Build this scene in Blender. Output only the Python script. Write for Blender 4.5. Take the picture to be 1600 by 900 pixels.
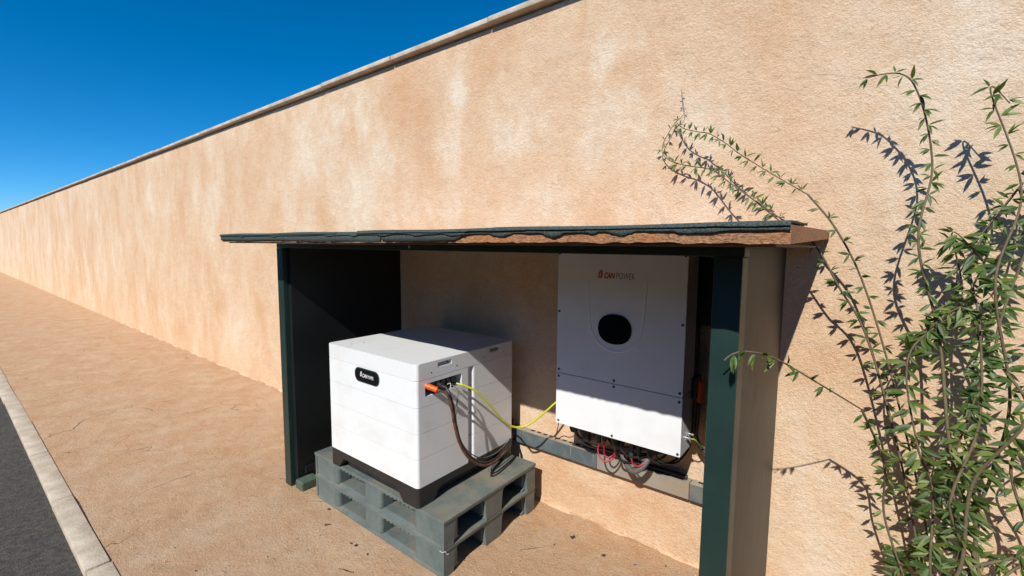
import bpy, bmesh, math, random
from mathutils import Vector, Matrix
random.seed(7)
S = bpy.context.scene
for o in list(bpy.data.objects):
    bpy.data.objects.remove(o)

# ------------------------------------------------------------------ camera
cd = bpy.data.cameras.new('camera')
cam = bpy.data.objects.new('camera', cd)
S.collection.objects.link(cam)
fw = Vector((-0.61185, 0.78544, -0.09339)); rt = Vector((0.78841, 0.6151, 0.00786)); up = Vector((-0.06362, 0.06882, 0.9956))
M = Matrix((rt, up, -fw)).transposed().to_4x4()
M.translation = Vector((0.0, -2.3472, 1.65))
cam.matrix_world = M
cd.sensor_width = 36.0
cd.lens = 36.0 * 709.4 / 1600.0
cd.clip_start = 0.05
cd.clip_end = 1000
S.camera = cam

# ------------------------------------------------------------------ sky and sun
TRAVEL = Vector((-0.22, 1.0, -0.87)).normalized()
elev = math.asin(-TRAVEL.z)
rot = math.atan2(-TRAVEL.x, -TRAVEL.y)
W = bpy.data.worlds.new('World'); S.world = W; W.use_nodes = True
nt = W.node_tree
bg = nt.nodes['Background']
sky = nt.nodes.new('ShaderNodeTexSky')
sky.sky_type = 'NISHITA'; sky.sun_disc = False
sky.sun_elevation = elev; sky.sun_rotation = rot
sky.altitude = 1500; sky.air_density = 0.8; sky.dust_density = 0.0; sky.ozone_density = 9.0
hs = nt.nodes.new('ShaderNodeHueSaturation'); hs.inputs['Saturation'].default_value = 1.22; hs.inputs['Hue'].default_value = 0.49
nt.links.new(sky.outputs[0], hs.inputs['Color'])
nt.links.new(hs.outputs[0], bg.inputs[0])
bg.inputs[1].default_value = 0.12
sd = bpy.data.lights.new('sun', 'SUN')
sun = bpy.data.objects.new('sun', sd); S.collection.objects.link(sun)
sd.energy = 4.6; sd.angle = math.radians(0.53); sd.color = (1.0, 0.965, 0.905)
sun.rotation_euler = TRAVEL.to_track_quat('-Z', 'Y').to_euler()
S.view_settings.view_transform = 'Standard'
S.view_settings.look = 'None'
S.view_settings.exposure = 0.27
S.view_settings.gamma = 1.0
S.view_settings.use_curve_mapping = False

# ------------------------------------------------------------------ materials
def newmat(name):
    m = bpy.data.materials.new(name); m.use_nodes = True
    return m, m.node_tree, m.node_tree.nodes['Principled BSDF']

def N(t, typ, **kw):
    n = t.nodes.new(typ)
    for k, v in kw.items():
        if isinstance(k, str) and k.startswith('i_'):
            n.inputs[k[2:].replace('_', ' ')].default_value = v
        else:
            setattr(n, k, v)
    return n

def coords(t, scale=(1, 1, 1), kind='Object', loc=(0, 0, 0)):
    tc = t.nodes.new('ShaderNodeTexCoord'); mp = t.nodes.new('ShaderNodeMapping')
    mp.inputs['Scale'].default_value = scale; mp.inputs['Location'].default_value = loc
    t.links.new(tc.outputs[kind], mp.inputs['Vector'])
    return mp.outputs[0]

def noise(t, vec, scale, detail=4, rough=0.55, dist=0.0):
    n = t.nodes.new('ShaderNodeTexNoise')
    n.inputs['Scale'].default_value = scale; n.inputs['Detail'].default_value = detail
    n.inputs['Roughness'].default_value = rough; n.inputs['Distortion'].default_value = dist
    t.links.new(vec, n.inputs['Vector'])
    return n.outputs['Fac']

def ramp(t, fac, stops):
    r = t.nodes.new('ShaderNodeValToRGB')
    e = r.color_ramp.elements
    while len(e) < len(stops): e.new(0.5)
    for i, (p, c) in enumerate(stops):
        e[i].position = p; e[i].color = (c[0], c[1], c[2], 1) if not isinstance(c, (int, float)) else (c, c, c, 1)
    t.links.new(fac, r.inputs[0])
    return r.outputs[0]

def mix(t, fac, a, b, typ='MIX'):
    m = t.nodes.new('ShaderNodeMix'); m.data_type = 'RGBA'; m.blend_type = typ
    for sock, v in ((m.inputs[0], fac), (m.inputs[6], a), (m.inputs[7], b)):
        if isinstance(v, (int, float)): sock.default_value = v
        elif isinstance(v, tuple): sock.default_value = (v[0], v[1], v[2], 1)
        else: t.links.new(v, sock)
    return m.outputs[2]

def math_(t, op, a, b=0.0, clamp=False):
    m = t.nodes.new('ShaderNodeMath'); m.operation = op; m.use_clamp = clamp
    for s, v in ((m.inputs[0], a), (m.inputs[1], b)):
        if isinstance(v, (int, float)): s.default_value = v
        else: t.links.new(v, s)
    return m.outputs[0]

def bump(t, p, height, strength, dist):
    b = t.nodes.new('ShaderNodeBump')
    b.inputs['Strength'].default_value = strength; b.inputs['Distance'].default_value = dist
    t.links.new(height, b.inputs['Height'])
    t.links.new(b.outputs[0], p.inputs['Normal'])
    return b

def simple(name, col, rough=0.5, metal=0.0, col2=None, scale=12.0, lo=0.4, hi=0.7, bs=0.0, bscale=200.0, bd=0.001, kind='Object', coat=0.0, detail=5):
    m, t, p = newmat(name)
    p.inputs['Roughness'].default_value = rough; p.inputs['Metallic'].default_value = metal
    v = coords(t, kind=kind)
    if col2:
        c = ramp(t, noise(t, v, scale, detail, 0.6), [(lo, col), (hi, col2)])
        t.links.new(c, p.inputs['Base Color'])
    else:
        p.inputs['Base Color'].default_value = (*col, 1)
    if bs:
        bump(t, p, noise(t, v, bscale, 3), bs, bd)
    return m

# weathered patches of the limewash: x, z, half width, half height, weight (metres on the wall)
PALE = [(-3.88, 2.8, 0.22, 0.17, 0.8), (-3.48, 2.75, 0.15, 0.16, 0.9), (-2.34, 2.73, 0.1, 0.12, 1.0), (-3.1, 2.41, 0.21, 0.22, 0.9), (-4.15, 2.44, 0.43, 0.29, 0.7), (-3.54, 2.1, 0.45, 0.25, 0.6), (-2.42, 2.37, 0.15, 0.27, 0.8), (-1.84, 2.38, 0.19, 0.17, 0.9), (-2.0, 2.19, 0.21, 0.17, 0.6), (-1.16, 2.7, 0.1, 0.11, 0.9), (-1.24, 2.26, 0.11, 0.31, 0.5), (-0.98, 2.24, 0.2, 0.16, 0.45), (-0.66, 2.22, 0.17, 0.36, 0.4), (-1.54, 1.9, 0.38, 0.13, 0.6), (-2.85, 1.89, 0.86, 0.13, 0.5), (-0.83, 1.86, 0.33, 0.13, 0.5)]
ORANGE = [(-2.0, 2.91, 0.21, 0.24, 0.8), (-2.08, 2.12, 0.14, 0.15, 0.9), (-1.0, 2.6, 0.2, 0.11, 0.8), (-2.84, 2.59, 0.29, 0.24, 0.6), (-4.12, 1.96, 0.11, 0.36, 0.4), (-1.36, 1.96, 0.12, 0.15, 0.5), (-1.55, 2.61, 0.38, 0.15, 0.5), (-2.49, 2.58, 0.13, 0.18, 0.5), (-1.0, 0.16, 0.5, 0.06, 0.5)]

def stucco(name):
    m, t, p = newmat(name)
    p.inputs['Roughness'].default_value = 0.92
    p.inputs['Specular IOR Level'].default_value = 0.12
    v = coords(t, loc=(-2, 0, 0))       # the plaster's own frame starts at x = -2
    tc = t.nodes.new('ShaderNodeTexCoord')
    # domain warp so that the patches get ragged outlines, longer in z like runs
    wn = t.nodes.new('ShaderNodeTexNoise'); wn.inputs['Scale'].default_value = 3.4; wn.inputs['Detail'].default_value = 9; wn.inputs['Roughness'].default_value = 0.72
    t.links.new(v, wn.inputs['Vector'])
    ws = t.nodes.new('ShaderNodeVectorMath'); ws.operation = 'MULTIPLY_ADD'
    t.links.new(wn.outputs['Color'], ws.inputs[0]); ws.inputs[1].default_value = (0.62, 0, 0.66); ws.inputs[2].default_value = (-0.31, 0, -0.33)
    wv = t.nodes.new('ShaderNodeVectorMath'); wv.operation = 'ADD'
    t.links.new(v, wv.inputs[0]); t.links.new(ws.outputs[0], wv.inputs[1])
    def blobs(lst):
        tot = None
        for x, z, rx, rz, w in lst:
            mp = t.nodes.new('ShaderNodeMapping'); mp.vector_type = 'POINT'
            mp.inputs['Scale'].default_value = (1 / (rx * 1.45), 0, 1 / (rz * 1.45)); mp.inputs['Location'].default_value = (-x / (rx * 1.45), 0, -z / (rz * 1.45))
            t.links.new(wv.outputs[0], mp.inputs['Vector'])
            ln = t.nodes.new('ShaderNodeVectorMath'); ln.operation = 'LENGTH'; t.links.new(mp.outputs[0], ln.inputs[0])
            mr = t.nodes.new('ShaderNodeMapRange'); mr.interpolation_type = 'SMOOTHSTEP'
            mr.inputs[1].default_value = 1.25; mr.inputs[2].default_value = 0.0; mr.inputs[3].default_value = 0.0; mr.inputs[4].default_value = w
            t.links.new(ln.outputs['Value'], mr.inputs[0])
            tot = mr.outputs[0] if tot is None else math_(t, 'MAXIMUM', tot, mr.outputs[0])
        return tot
    a = noise(t, coords(t, (1.0, 1.0, 0.62), loc=(1.4, 0, 1.7)), 1.25, 5, 0.55, 0.35)
    b = noise(t, coords(t, (1.7, 1.0, 1.05), loc=(-0.9, 0, 0.4)), 1.9, 6, 0.66, 0.5)
    f = math_(t, 'ADD', math_(t, 'MULTIPLY', a, 0.55), math_(t, 'MULTIPLY', b, 0.45))
    rag = ramp(t, noise(t, coords(t, (1.5, 1, 1.0), loc=(5, 0, 3)), 6.5, 8, 0.75), [(0.36, 0.25), (0.62, 1.0)])
    f = math_(t, 'ADD', f, math_(t, 'MULTIPLY', math_(t, 'MULTIPLY', blobs(PALE), rag), 0.26))
    f = math_(t, 'SUBTRACT', f, math_(t, 'MULTIPLY', blobs(ORANGE), 0.13))
    f = math_(t, 'ADD', f, 0.02)
    f = math_(t, 'ADD', f, math_(t, 'MULTIPLY', math_(t, 'SUBTRACT', noise(t, v, 22, 6, 0.78), 0.5), 0.30))
    c = ramp(t, f, [(0.30, (0.60, 0.345, 0.185)), (0.43, (0.63, 0.41, 0.25)), (0.55, (0.68, 0.49, 0.325)), (0.74, (0.75, 0.64, 0.50))])
    # grey worn runs
    g_ = ramp(t, noise(t, coords(t, (4.2, 1, 1.3), loc=(-1.3, 0, 2.2)), 1.15, 6, 0.66, 0.15), [(0.64, 0.0), (0.82, 0.45)])
    c = mix(t, g_, c, (0.58, 0.52, 0.43))
    # coarse grain of the render
    fine = noise(t, v, 115, 4, 0.65)
    c = mix(t, ramp(t, fine, [(0.34, 0.30), (0.48, 0.0)]), c, (0.42, 0.25, 0.14))
    c = mix(t, ramp(t, fine, [(0.55, 0.0), (0.68, 0.35)]), c, (0.74, 0.60, 0.46))
    # hairline trowel scratches
    scr = noise(t, coords(t, (1.0, 1.0, 1.9), loc=(4, 0, 0)), 30, 3, 0.6, 0.6)
    lm = ramp(t, math_(t, 'ABSOLUTE', math_(t, 'SUBTRACT', scr, 0.5)), [(0.0, 1.0), (0.012, 0.0)])
    lm = math_(t, 'MULTIPLY', lm, ramp(t, noise(t, v, 7, 3), [(0.48, 0.0), (0.62, 0.40)]))
    c = mix(t, lm, c, (0.38, 0.23, 0.13))
    t.links.new(c, p.inputs['Base Color'])
    h = math_(t, 'ADD', noise(t, v, 62, 6, 0.75, 0.15), math_(t, 'MULTIPLY', noise(t, v, 11, 4, 0.6, 0.3), 1.2))
    h = math_(t, 'SUBTRACT', h, math_(t, 'MULTIPLY', lm, 0.3))
    h = math_(t, 'ADD', h, math_(t, 'MULTIPLY', noise(t, v, 170, 3, 0.65), 0.5))
    bump(t, p, h, 0.9, 0.009)
    return m

def ground_mat():
    m, t, p = newmat('screed')
    p.inputs['Roughness'].default_value = 0.95
    p.inputs['Specular IOR Level'].default_value = 0.12
    v = coords(t)
    c = ramp(t, noise(t, v, 3.6, 8, 0.72, 0.2), [(0.33, (0.49, 0.285, 0.155)), (0.5, (0.54, 0.345, 0.205)), (0.68, (0.58, 0.42, 0.28))])
    c = mix(t, ramp(t, noise(t, v, 7, 5, 0.7), [(0.52, 0.0), (0.72, 0.45)]), c, (0.36, 0.225, 0.125))
    # greyer worn patches where the cement shows, and a few hairline cracks
    c = mix(t, ramp(t, noise(t, coords(t, loc=(7, 3, 0)), 2.1, 7, 0.7, 0.3), [(0.56, 0.0), (0.68, 0.45)]), c, (0.50, 0.39, 0.28))
    ck = t.nodes.new('ShaderNodeTexVoronoi'); ck.feature = 'DISTANCE_TO_EDGE'; ck.inputs['Scale'].default_value = 1.15
    wv_ = t.nodes.new('ShaderNodeVectorMath'); wv_.operation = 'MULTIPLY_ADD'
    nn = t.nodes.new('ShaderNodeTexNoise'); nn.inputs['Scale'].default_value = 4; nn.inputs['Detail'].default_value = 6; t.links.new(v, nn.inputs['Vector'])
    t.links.new(nn.outputs['Color'], wv_.inputs[0]); wv_.inputs[1].default_value = (0.35, 0.35, 0); t.links.new(v, wv_.inputs[2])
    t.links.new(wv_.outputs[0], ck.inputs['Vector'])
    crack = ramp(t, ck.outputs['Distance'], [(0.0, 1.0), (0.006, 0.0)])
    crack = math_(t, 'MULTIPLY', crack, ramp(t, noise(t, v, 1.7, 3), [(0.5, 0.0), (0.6, 0.75)]))
    c = mix(t, crack, c, (0.16, 0.10, 0.06))
    sp = noise(t, v, 170, 4, 0.75)
    c = mix(t, ramp(t, sp, [(0.34, 0.55), (0.47, 0.0)]), c, (0.24, 0.14, 0.075))
    c = mix(t, ramp(t, sp, [(0.55, 0.0), (0.66, 0.7)]), c, (0.68, 0.55, 0.40))
    t.links.new(c, p.inputs['Base Color'])
    h = math_(t, 'ADD', noise(t, v, 85, 6, 0.8), math_(t, 'MULTIPLY', noise(t, v, 9, 4, 0.6), 1.4))
    h = math_(t, 'SUBTRACT', h, crack)
    bump(t, p, h, 1.0, 0.010)
    return m

def pallet_mat():
    m, t, p = newmat('pallet_plastic')
    p.inputs['Roughness'].default_value = 0.55
    v = coords(t, kind='Object')
    c = ramp(t, noise(t, v, 6, 5, 0.6, 0.5), [(0.35, (0.082, 0.110, 0.107)), (0.55, (0.112, 0.142, 0.138)), (0.72, (0.145, 0.165, 0.157))])
    # streaky scuffs
    c = mix(t, ramp(t, noise(t, coords(t, (14, 14, 1.3)), 2.4, 5, 0.7), [(0.52, 0.0), (0.70, 0.45)]), c, (0.19, 0.19, 0.172))
    # dust lies on faces that look up
    geo = t.nodes.new('ShaderNodeNewGeometry'); sp = t.nodes.new('ShaderNodeSeparateXYZ')
    t.links.new(geo.outputs['Normal'], sp.inputs[0])
    upf = math_(t, 'MULTIPLY', math_(t, 'MAXIMUM', sp.outputs['Z'], 0.0), ramp(t, noise(t, v, 4.2, 6, 0.65, 0.6), [(0.44, 0.05), (0.72, 0.7)]))
    c = mix(t, upf, c, (0.29, 0.225, 0.145))
    c = mix(t, ramp(t, noise(t, v, 160, 2, 0.6), [(0.62, 0.0), (0.72, 0.35)]), c, (0.30, 0.29, 0.26))
    t.links.new(c, p.inputs['Base Color'])
    bump(t, p, math_(t, 'ADD', noise(t, v, 260, 2), math_(t, 'MULTIPLY', noise(t, v, 30, 3), 2.0)), 0.25, 0.003)
    return m

def white_mat(name, col, rough):
    m, t, p = newmat(name)
    p.inputs['Roughness'].default_value = rough
    v = coords(t)
    dirty = (col[0] * 0.86, col[1] * 0.83, col[2] * 0.78)
    c = ramp(t, noise(t, v, 5, 6, 0.65, 0.4), [(0.5, col), (0.9, dirty)])
    c = mix(t, ramp(t, noise(t, v, 75, 3, 0.7), [(0.66, 0.0), (0.76, 0.22)]), c, (0.45, 0.42, 0.37))
    t.links.new(c, p.inputs['Base Color'])
    bump(t, p, noise(t, v, 420, 2), 0.06, 0.0006)
    return m

def osb_mat():
    m, t, p = newmat('chipboard')
    p.inputs['Roughness'].default_value = 0.9
    v = coords(t, (1, 1, 2.2))
    c = ramp(t, noise(t, v, 95, 4, 0.7, 0.6), [(0.32, (0.07, 0.03, 0.018)), (0.44, (0.28, 0.13, 0.06)), (0.58, (0.44, 0.235, 0.12)), (0.74, (0.56, 0.36, 0.235))])
    c = mix(t, ramp(t, noise(t, v, 7, 3), [(0.45, 0.0), (0.65, 0.5)]), c, (0.47, 0.17, 0.045))
    t.links.new(c, p.inputs['Base Color'])
    bump(t, p, noise(t, v, 120, 4, 0.7), 0.9, 0.006)
    return m

def galv_mat(name, base, dust, lo, hi, metal):
    m, t, p = newmat(name)
    v = coords(t)
    c = ramp(t, noise(t, v, 9, 5, 0.6, 0.4), [(0.35, base), (0.65, tuple(x * 1.25 for x in base))])
    c = mix(t, ramp(t, noise(t, v, 6, 5, 0.65, 0.8), [(lo, 0.0), (hi, 0.85)]), c, dust)
    # lime runs from the slots
    run = ramp(t, noise(t, coords(t, (46, 1, 1.6)), 1.6, 3, 0.6), [(0.64, 0.0), (0.70, 0.7)])
    c = mix(t, math_(t, 'MULTIPLY', run, 0.6), c, (0.56, 0.58, 0.57))
    t.links.new(c, p.inputs['Base Color'])
    p.inputs['Metallic'].default_value = metal
    r = ramp(t, noise(t, v, 20, 4), [(0.3, 0.38), (0.7, 0.6)])
    t.links.new(r, p.inputs['Roughness'])
    bump(t, p, noise(t, v, 18, 3), 0.15, 0.004)
    return m

MAT = {
    'stucco': stucco('limewashed_stucco'),
    'ground': ground_mat(),
    'low_bounce_yard': simple('low_bounce_yard', (0.035, 0.033, 0.030), 0.9, 0, (0.10, 0.088, 0.070), 38, 0.35, 0.72, 1.0, 130, 0.008, detail=9),  # dark yard surface, made up to cut light bounced into the shelter
    'coping': simple('coping_concrete', (0.40, 0.33, 0.245), 0.9, 0, (0.55, 0.47, 0.37), 8, 0.38, 0.66, 0.6, 70, 0.006),
    'pallet': pallet_mat(),
    'batt': white_mat('white_enamel', (0.71, 0.725, 0.725), 0.42),
    'lidtop': white_mat('white_enamel_lid', (0.69, 0.70, 0.695), 0.45),
    'inv': white_mat('white_powder_coat', (0.70, 0.715, 0.725), 0.45),
    'black': simple('black_plastic', (0.012, 0.012, 0.013), 0.45, 0, (0.022, 0.021, 0.020), 20, 0.4, 0.7, 0.1, 400, 0.0005),
    'plinth': simple('black_steel', (0.014, 0.014, 0.015), 0.5, 0, (0.023, 0.022, 0.021), 9, 0.4, 0.75, 0.1, 300, 0.0006),
    'glass': simple('black_glass', (0.004, 0.004, 0.005), 0.12),
    'green': simple('green_paint', (0.009, 0.026, 0.022), 0.42, 0, (0.013, 0.034, 0.029), 7, 0.35, 0.7, 0.15, 60, 0.003),
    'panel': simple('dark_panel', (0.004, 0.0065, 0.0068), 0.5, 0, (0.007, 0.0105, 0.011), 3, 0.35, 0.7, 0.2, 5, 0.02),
    'footgreen': simple('weathered_green', (0.055, 0.085, 0.06), 0.8, 0, (0.10, 0.12, 0.085), 30, 0.4, 0.7, 0.4, 90, 0.004),
    'felt': simple('roofing_felt', (0.022, 0.034, 0.032), 0.95, 0, (0.085, 0.112, 0.10), 260, 0.38, 0.66, 0.9, 330, 0.003, detail=3),
    'osb': osb_mat(),
    'shade_sheet': simple('shade_ply', (0.16, 0.11, 0.075), 0.8, 0, (0.22, 0.155, 0.11), 20),
    'galv': galv_mat('galvanised', (0.105, 0.135, 0.145), (0.27, 0.245, 0.205), 0.50, 0.75, 0.35),
    'galvtan': galv_mat('galvanised_tan', (0.25, 0.225, 0.195), (0.33, 0.25, 0.17), 0.42, 0.70, 0.15),  # browner tint for the middle tray cover
    'flange': simple('dusty_zinc', (0.30, 0.27, 0.225), 0.6, 0.2, (0.40, 0.35, 0.28), 14, 0.4, 0.7),
    'orange': simple('orange_plastic', (0.78, 0.105, 0.008), 0.4, 0, (0.68, 0.085, 0.008), 40),
    'brown': simple('brown_cable', (0.055, 0.024, 0.017), 0.5, 0, (0.15, 0.06, 0.038), 34, 0.42, 0.6),
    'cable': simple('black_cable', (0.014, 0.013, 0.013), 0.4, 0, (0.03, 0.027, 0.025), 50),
    'yellow': simple('yellow_green_cable', (0.52, 0.45, 0.015), 0.4, 0, (0.40, 0.41, 0.02), 14, 0.45, 0.6),
    'greenwire': simple('green_stripe', (0.22, 0.34, 0.03), 0.45),
    'red': simple('red_cable', (0.33, 0.005, 0.022), 0.4, 0, (0.24, 0.004, 0.015), 60),
    'greyduct': simple('grey_conduit', (0.10, 0.09, 0.085), 0.6, 0, (0.15, 0.135, 0.12), 40),
    'connector': simple('dark_green_connector', (0.022, 0.040, 0.036), 0.45, 0, (0.04, 0.06, 0.055), 60),
    'chrome': simple('bright_steel', (0.75, 0.76, 0.78), 0.22, 1.0),
    'screw': simple('screw_steel', (0.045, 0.045, 0.05), 0.4, 0.4),
    'logored': simple('red_ink', (0.42, 0.018, 0.022), 0.5),
    'logogrey': simple('grey_ink', (0.085, 0.085, 0.09), 0.5),
    'white': simple('white_ink', (0.75, 0.75, 0.75), 0.5),
    'badgerim': simple('green_rim', (0.012, 0.045, 0.035), 0.3),
    'whitewire': simple('white_wire', (0.6, 0.6, 0.6), 0.4),
    'stem': simple('vine_bark', (0.11, 0.085, 0.045), 0.85, 0, (0.16, 0.13, 0.07), 60, 0.4, 0.7, 0.4, 200, 0.001),
    'leaf': simple('vine_leaf', (0.045, 0.095, 0.016), 0.5, 0, (0.10, 0.15, 0.03), 6, 0.4, 0.62),
    'blocker_hedge': simple('blocker_leaf', (0.022, 0.038, 0.012), 0.6, 0, (0.04, 0.06, 0.02), 3),  # leaves of the added sky blocker behind the camera
    'dry': simple('dry_leaf', (0.075, 0.042, 0.024), 0.9, 0, (0.14, 0.08, 0.04), 80),
    'dark': simple('dark_crumb', (0.03, 0.024, 0.024), 0.8, 0, (0.06, 0.045, 0.04), 90),
    'violet': simple('violet_petal', (0.06, 0.05, 0.22), 0.7),
    'yellowleaf': simple('yellow_leaf', (0.52, 0.33, 0.05), 0.7),
    'grit': simple('grit', (0.22, 0.14, 0.085), 0.9, 0, (0.56, 0.44, 0.32), 60, 0.35, 0.65),
}
for k in ('leaf', 'blocker_hedge', 'grit'):
    t = MAT[k].node_tree; p = t.nodes['Principled BSDF']
    geo = t.nodes.new('ShaderNodeNewGeometry'); oi = t.nodes.new('ShaderNodeObjectInfo')
    f = math_(t, 'FRACT', math_(t, 'ADD', geo.outputs['Random Per Island'], oi.outputs['Random']))
    src = p.inputs['Base Color'].links[0].from_socket
    hsv = t.nodes.new('ShaderNodeHueSaturation'); t.links.new(src, hsv.inputs['Color'])
    t.links.new(math_(t, 'ADD', 0.55, math_(t, 'MULTIPLY', f, 0.95)), hsv.inputs['Value'])
    if k == 'leaf':
        t.links.new(math_(t, 'SUBTRACT', 0.515, math_(t, 'MULTIPLY', math_(t, 'POWER', f, 3.0), 0.06)), hsv.inputs['Hue'])
    t.links.new(hsv.outputs[0], p.inputs['Base Color'])
# leaves let some light through
for k in ('leaf', 'yellowleaf'):
    t = MAT[k].node_tree; p = t.nodes['Principled BSDF']
    tr = t.nodes.new('ShaderNodeBsdfTranslucent'); tr.inputs[0].default_value = (0.16, 0.24, 0.03, 1)
    mx = t.nodes.new('ShaderNodeMixShader'); mx.inputs[0].default_value = 0.3
    t.links.new(p.outputs[0], mx.inputs[1]); t.links.new(tr.outputs[0], mx.inputs[2])
    t.links.new(mx.outputs[0], t.nodes['Material Output'].inputs[0])

# ------------------------------------------------------------------ helpers
def link(o):
    S.collection.objects.link(o); return o

def origin_of(o):
    v = Vector((0, 0, 0))
    while o is not None:
        v += o.location; o = o.parent
    return v

def thing(name, loc, label, cat, group=None):
    o = link(bpy.data.objects.new(name, None))
    o.empty_display_size = 0.05
    o.location = loc
    return tag(o, label, cat, group)

def tag(o, label, cat, group=None):
    o['label'] = label; o['category'] = cat
    if group: o['group'] = group
    return o

def tomesh(bm, name, smooth=False, angle=None):
    bmesh.ops.recalc_face_normals(bm, faces=bm.faces)
    me = bpy.data.meshes.new(name)
    bm.to_mesh(me); bm.free()
    if smooth:
        me.shade_smooth()
        if angle is not None:
            me.set_sharp_from_angle(angle=math.radians(angle))
    return me

def mk(name, bm, mat, parent=None, smooth=True, angle=35):
    """bmesh in world coordinates -> one mesh object; under a parent it is moved into the parent's frame."""
    me = tomesh(bm, name, smooth, angle)
    me.materials.append(MAT[mat] if isinstance(mat, str) else mat)
    o = link(bpy.data.objects.new(name, me))
    if parent is not None:
        o.parent = parent
        me.transform(Matrix.Translation(-origin_of(parent)))
    if smooth and angle is not None and angle <= 50:
        wn = o.modifiers.new('weighted', 'WEIGHTED_NORMAL'); wn.keep_sharp = True; wn.weight = 90
    return o

def mk_at_base(name, bm, mat, smooth=True, angle=35):
    """a thing that is one mesh: its origin goes to the middle of its base"""
    xs = [v.co for v in bm.verts]
    b = Vector(((min(c.x for c in xs) + max(c.x for c in xs)) / 2, (min(c.y for c in xs) + max(c.y for c in xs)) / 2, min(c.z for c in xs)))
    me = tomesh(bm, name, smooth, angle)
    me.transform(Matrix.Translation(-b))
    me.materials.append(MAT[mat])
    o = link(bpy.data.objects.new(name, me)); o.location = b
    return o

def place(name, me, loc, parent, rot=(0, 0, 0), scale=(1, 1, 1)):
    o = link(bpy.data.objects.new(name, me))
    if parent is not None:
        o.parent = parent; o.location = Vector(loc) - origin_of(parent)
    else:
        o.location = loc
    o.rotation_euler = rot; o.scale = scale
    return o

def box(bm, x0, x1, y0, y1, z0, z1, bev=0.0, seg=2, edges='all'):
    r = bmesh.ops.create_cube(bm, size=1.0)
    vs = r['verts']
    for v in vs:
        v.co = Vector(((x0 + x1) / 2 + v.co.x * (x1 - x0), (y0 + y1) / 2 + v.co.y * (y1 - y0), (z0 + z1) / 2 + v.co.z * (z1 - z0)))
    if bev > 0:
        es = {e for v in vs for e in v.link_edges}
        if edges == 'vert':
            es = {e for e in es if abs(e.verts[0].co.z - e.verts[1].co.z) > 1e-6}
        elif edges == 'y':
            es = {e for e in es if abs(e.verts[0].co.y - e.verts[1].co.y) > 1e-6}
        bmesh.ops.bevel(bm, geom=list(es), offset=bev, segments=seg, profile=0.5, affect='EDGES')
    return bm

def B(*a, **k):
    return box(bmesh.new(), *a, **k)

def rounded_slab(x0, x1, y0, y1, z0, z1, r, small, seg=6):
    """upright rounded corners of radius r, then a fine bevel on the rims"""
    bm = bmesh.new()
    pts = []
    for cx, cy, a0 in ((x1 - r, y1 - r, 0), (x0 + r, y1 - r, 90), (x0 + r, y0 + r, 180), (x1 - r, y0 + r, 270)):
        for i in range(seg + 1):
            a = math.radians(a0 + 90 * i / seg)
            pts.append((cx + r * math.cos(a), cy + r * math.sin(a)))
    prism(bm, [(x, y) for x, y in pts], z0, z1, 'z')
    es = [e for e in bm.edges if abs(e.verts[0].co.z - e.verts[1].co.z) < 1e-7]
    bmesh.ops.bevel(bm, geom=es, offset=small, segments=2, profile=0.5, affect='EDGES')
    return bm

def prism(bm, poly, a, b, axis):
    def pt(u, v, w):
        return {'x': (w, u, v), 'y': (u, w, v), 'z': (u, v, w)}[axis]
    lo = [bm.verts.new(pt(u, v, a)) for u, v in poly]
    hi = [bm.verts.new(pt(u, v, b)) for u, v in poly]
    n = len(poly)
    bm.faces.new(lo[::-1]); bm.faces.new(hi)
    for i in range(n):
        bm.faces.new((lo[i], lo[(i + 1) % n], hi[(i + 1) % n], hi[i]))
    return bm

def spline(pts, sub=6):
    pts = [Vector(p) for p in pts]
    out = []
    for i in range(len(pts) - 1):
        p0 = pts[max(i - 1, 0)]; p1 = pts[i]; p2 = pts[i + 1]; p3 = pts[min(i + 2, len(pts) - 1)]
        for k in range(sub):
            t = k / sub
            out.append(0.5 * ((2 * p1) + (-p0 + p2) * t + (2 * p0 - 5 * p1 + 4 * p2 - p3) * t * t + (-p0 + 3 * p1 - 3 * p2 + p3) * t ** 3))
    out.append(pts[-1])
    return out

def tube(bm, pts, r, n=8, sub=6, caps=True, raw=False, taper=None, ripple=None):
    P = [Vector(p) for p in pts] if raw else spline(pts, sub)
    rings = []; ref = Vector((0.13, 0.31, 0.94)).normalized(); prev = None
    for i, c in enumerate(P):
        d = (P[min(i + 1, len(P) - 1)] - P[max(i - 1, 0)])
        d = d.normalized() if d.length > 1e-9 else Vector((0, 0, 1))
        if prev is None:
            u = d.cross(ref)
            if u.length < 1e-3: u = d.cross(Vector((1, 0, 0)))
        else:
            u = prev - d * prev.dot(d)
        u.normalize(); prev = u; w = d.cross(u)
        rr = r if taper is None else r + (taper - r) * i / (len(P) - 1)
        if ripple: rr *= 1 + ripple * (1 if i % 2 else -1)
        rings.append([bm.verts.new(c + (u * math.cos(2 * math.pi * k / n) + w * math.sin(2 * math.pi * k / n)) * rr) for k in range(n)])
    for a, b in zip(rings, rings[1:]):
        for k in range(n):
            bm.faces.new((a[k], a[(k + 1) % n], b[(k + 1) % n], b[k]))
    if caps:
        bm.faces.new(rings[0][::-1]); bm.faces.new(rings[-1])
    return bm

def T(pts, r, **k):
    return tube(bmesh.new(), pts, r, **k)

def lathe(bm, p, axis, prof, n=12):
    """prof: list of (distance along axis, radius)"""
    d = Vector(axis).normalized(); u = d.cross(Vector((0.2, 0.3, 0.93))).normalized(); w = d.cross(u)
    rings = [[bm.verts.new(Vector(p) + d * s + (u * math.cos(2 * math.pi * k / n) + w * math.sin(2 * math.pi * k / n)) * r) for k in range(n)] for s, r in prof]
    for a, b in zip(rings, rings[1:]):
        for k in range(n):
            bm.faces.new((a[k], a[(k + 1) % n], b[(k + 1) % n], b[k]))
    bm.faces.new(rings[0][::-1]); bm.faces.new(rings[-1])
    return bm

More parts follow.
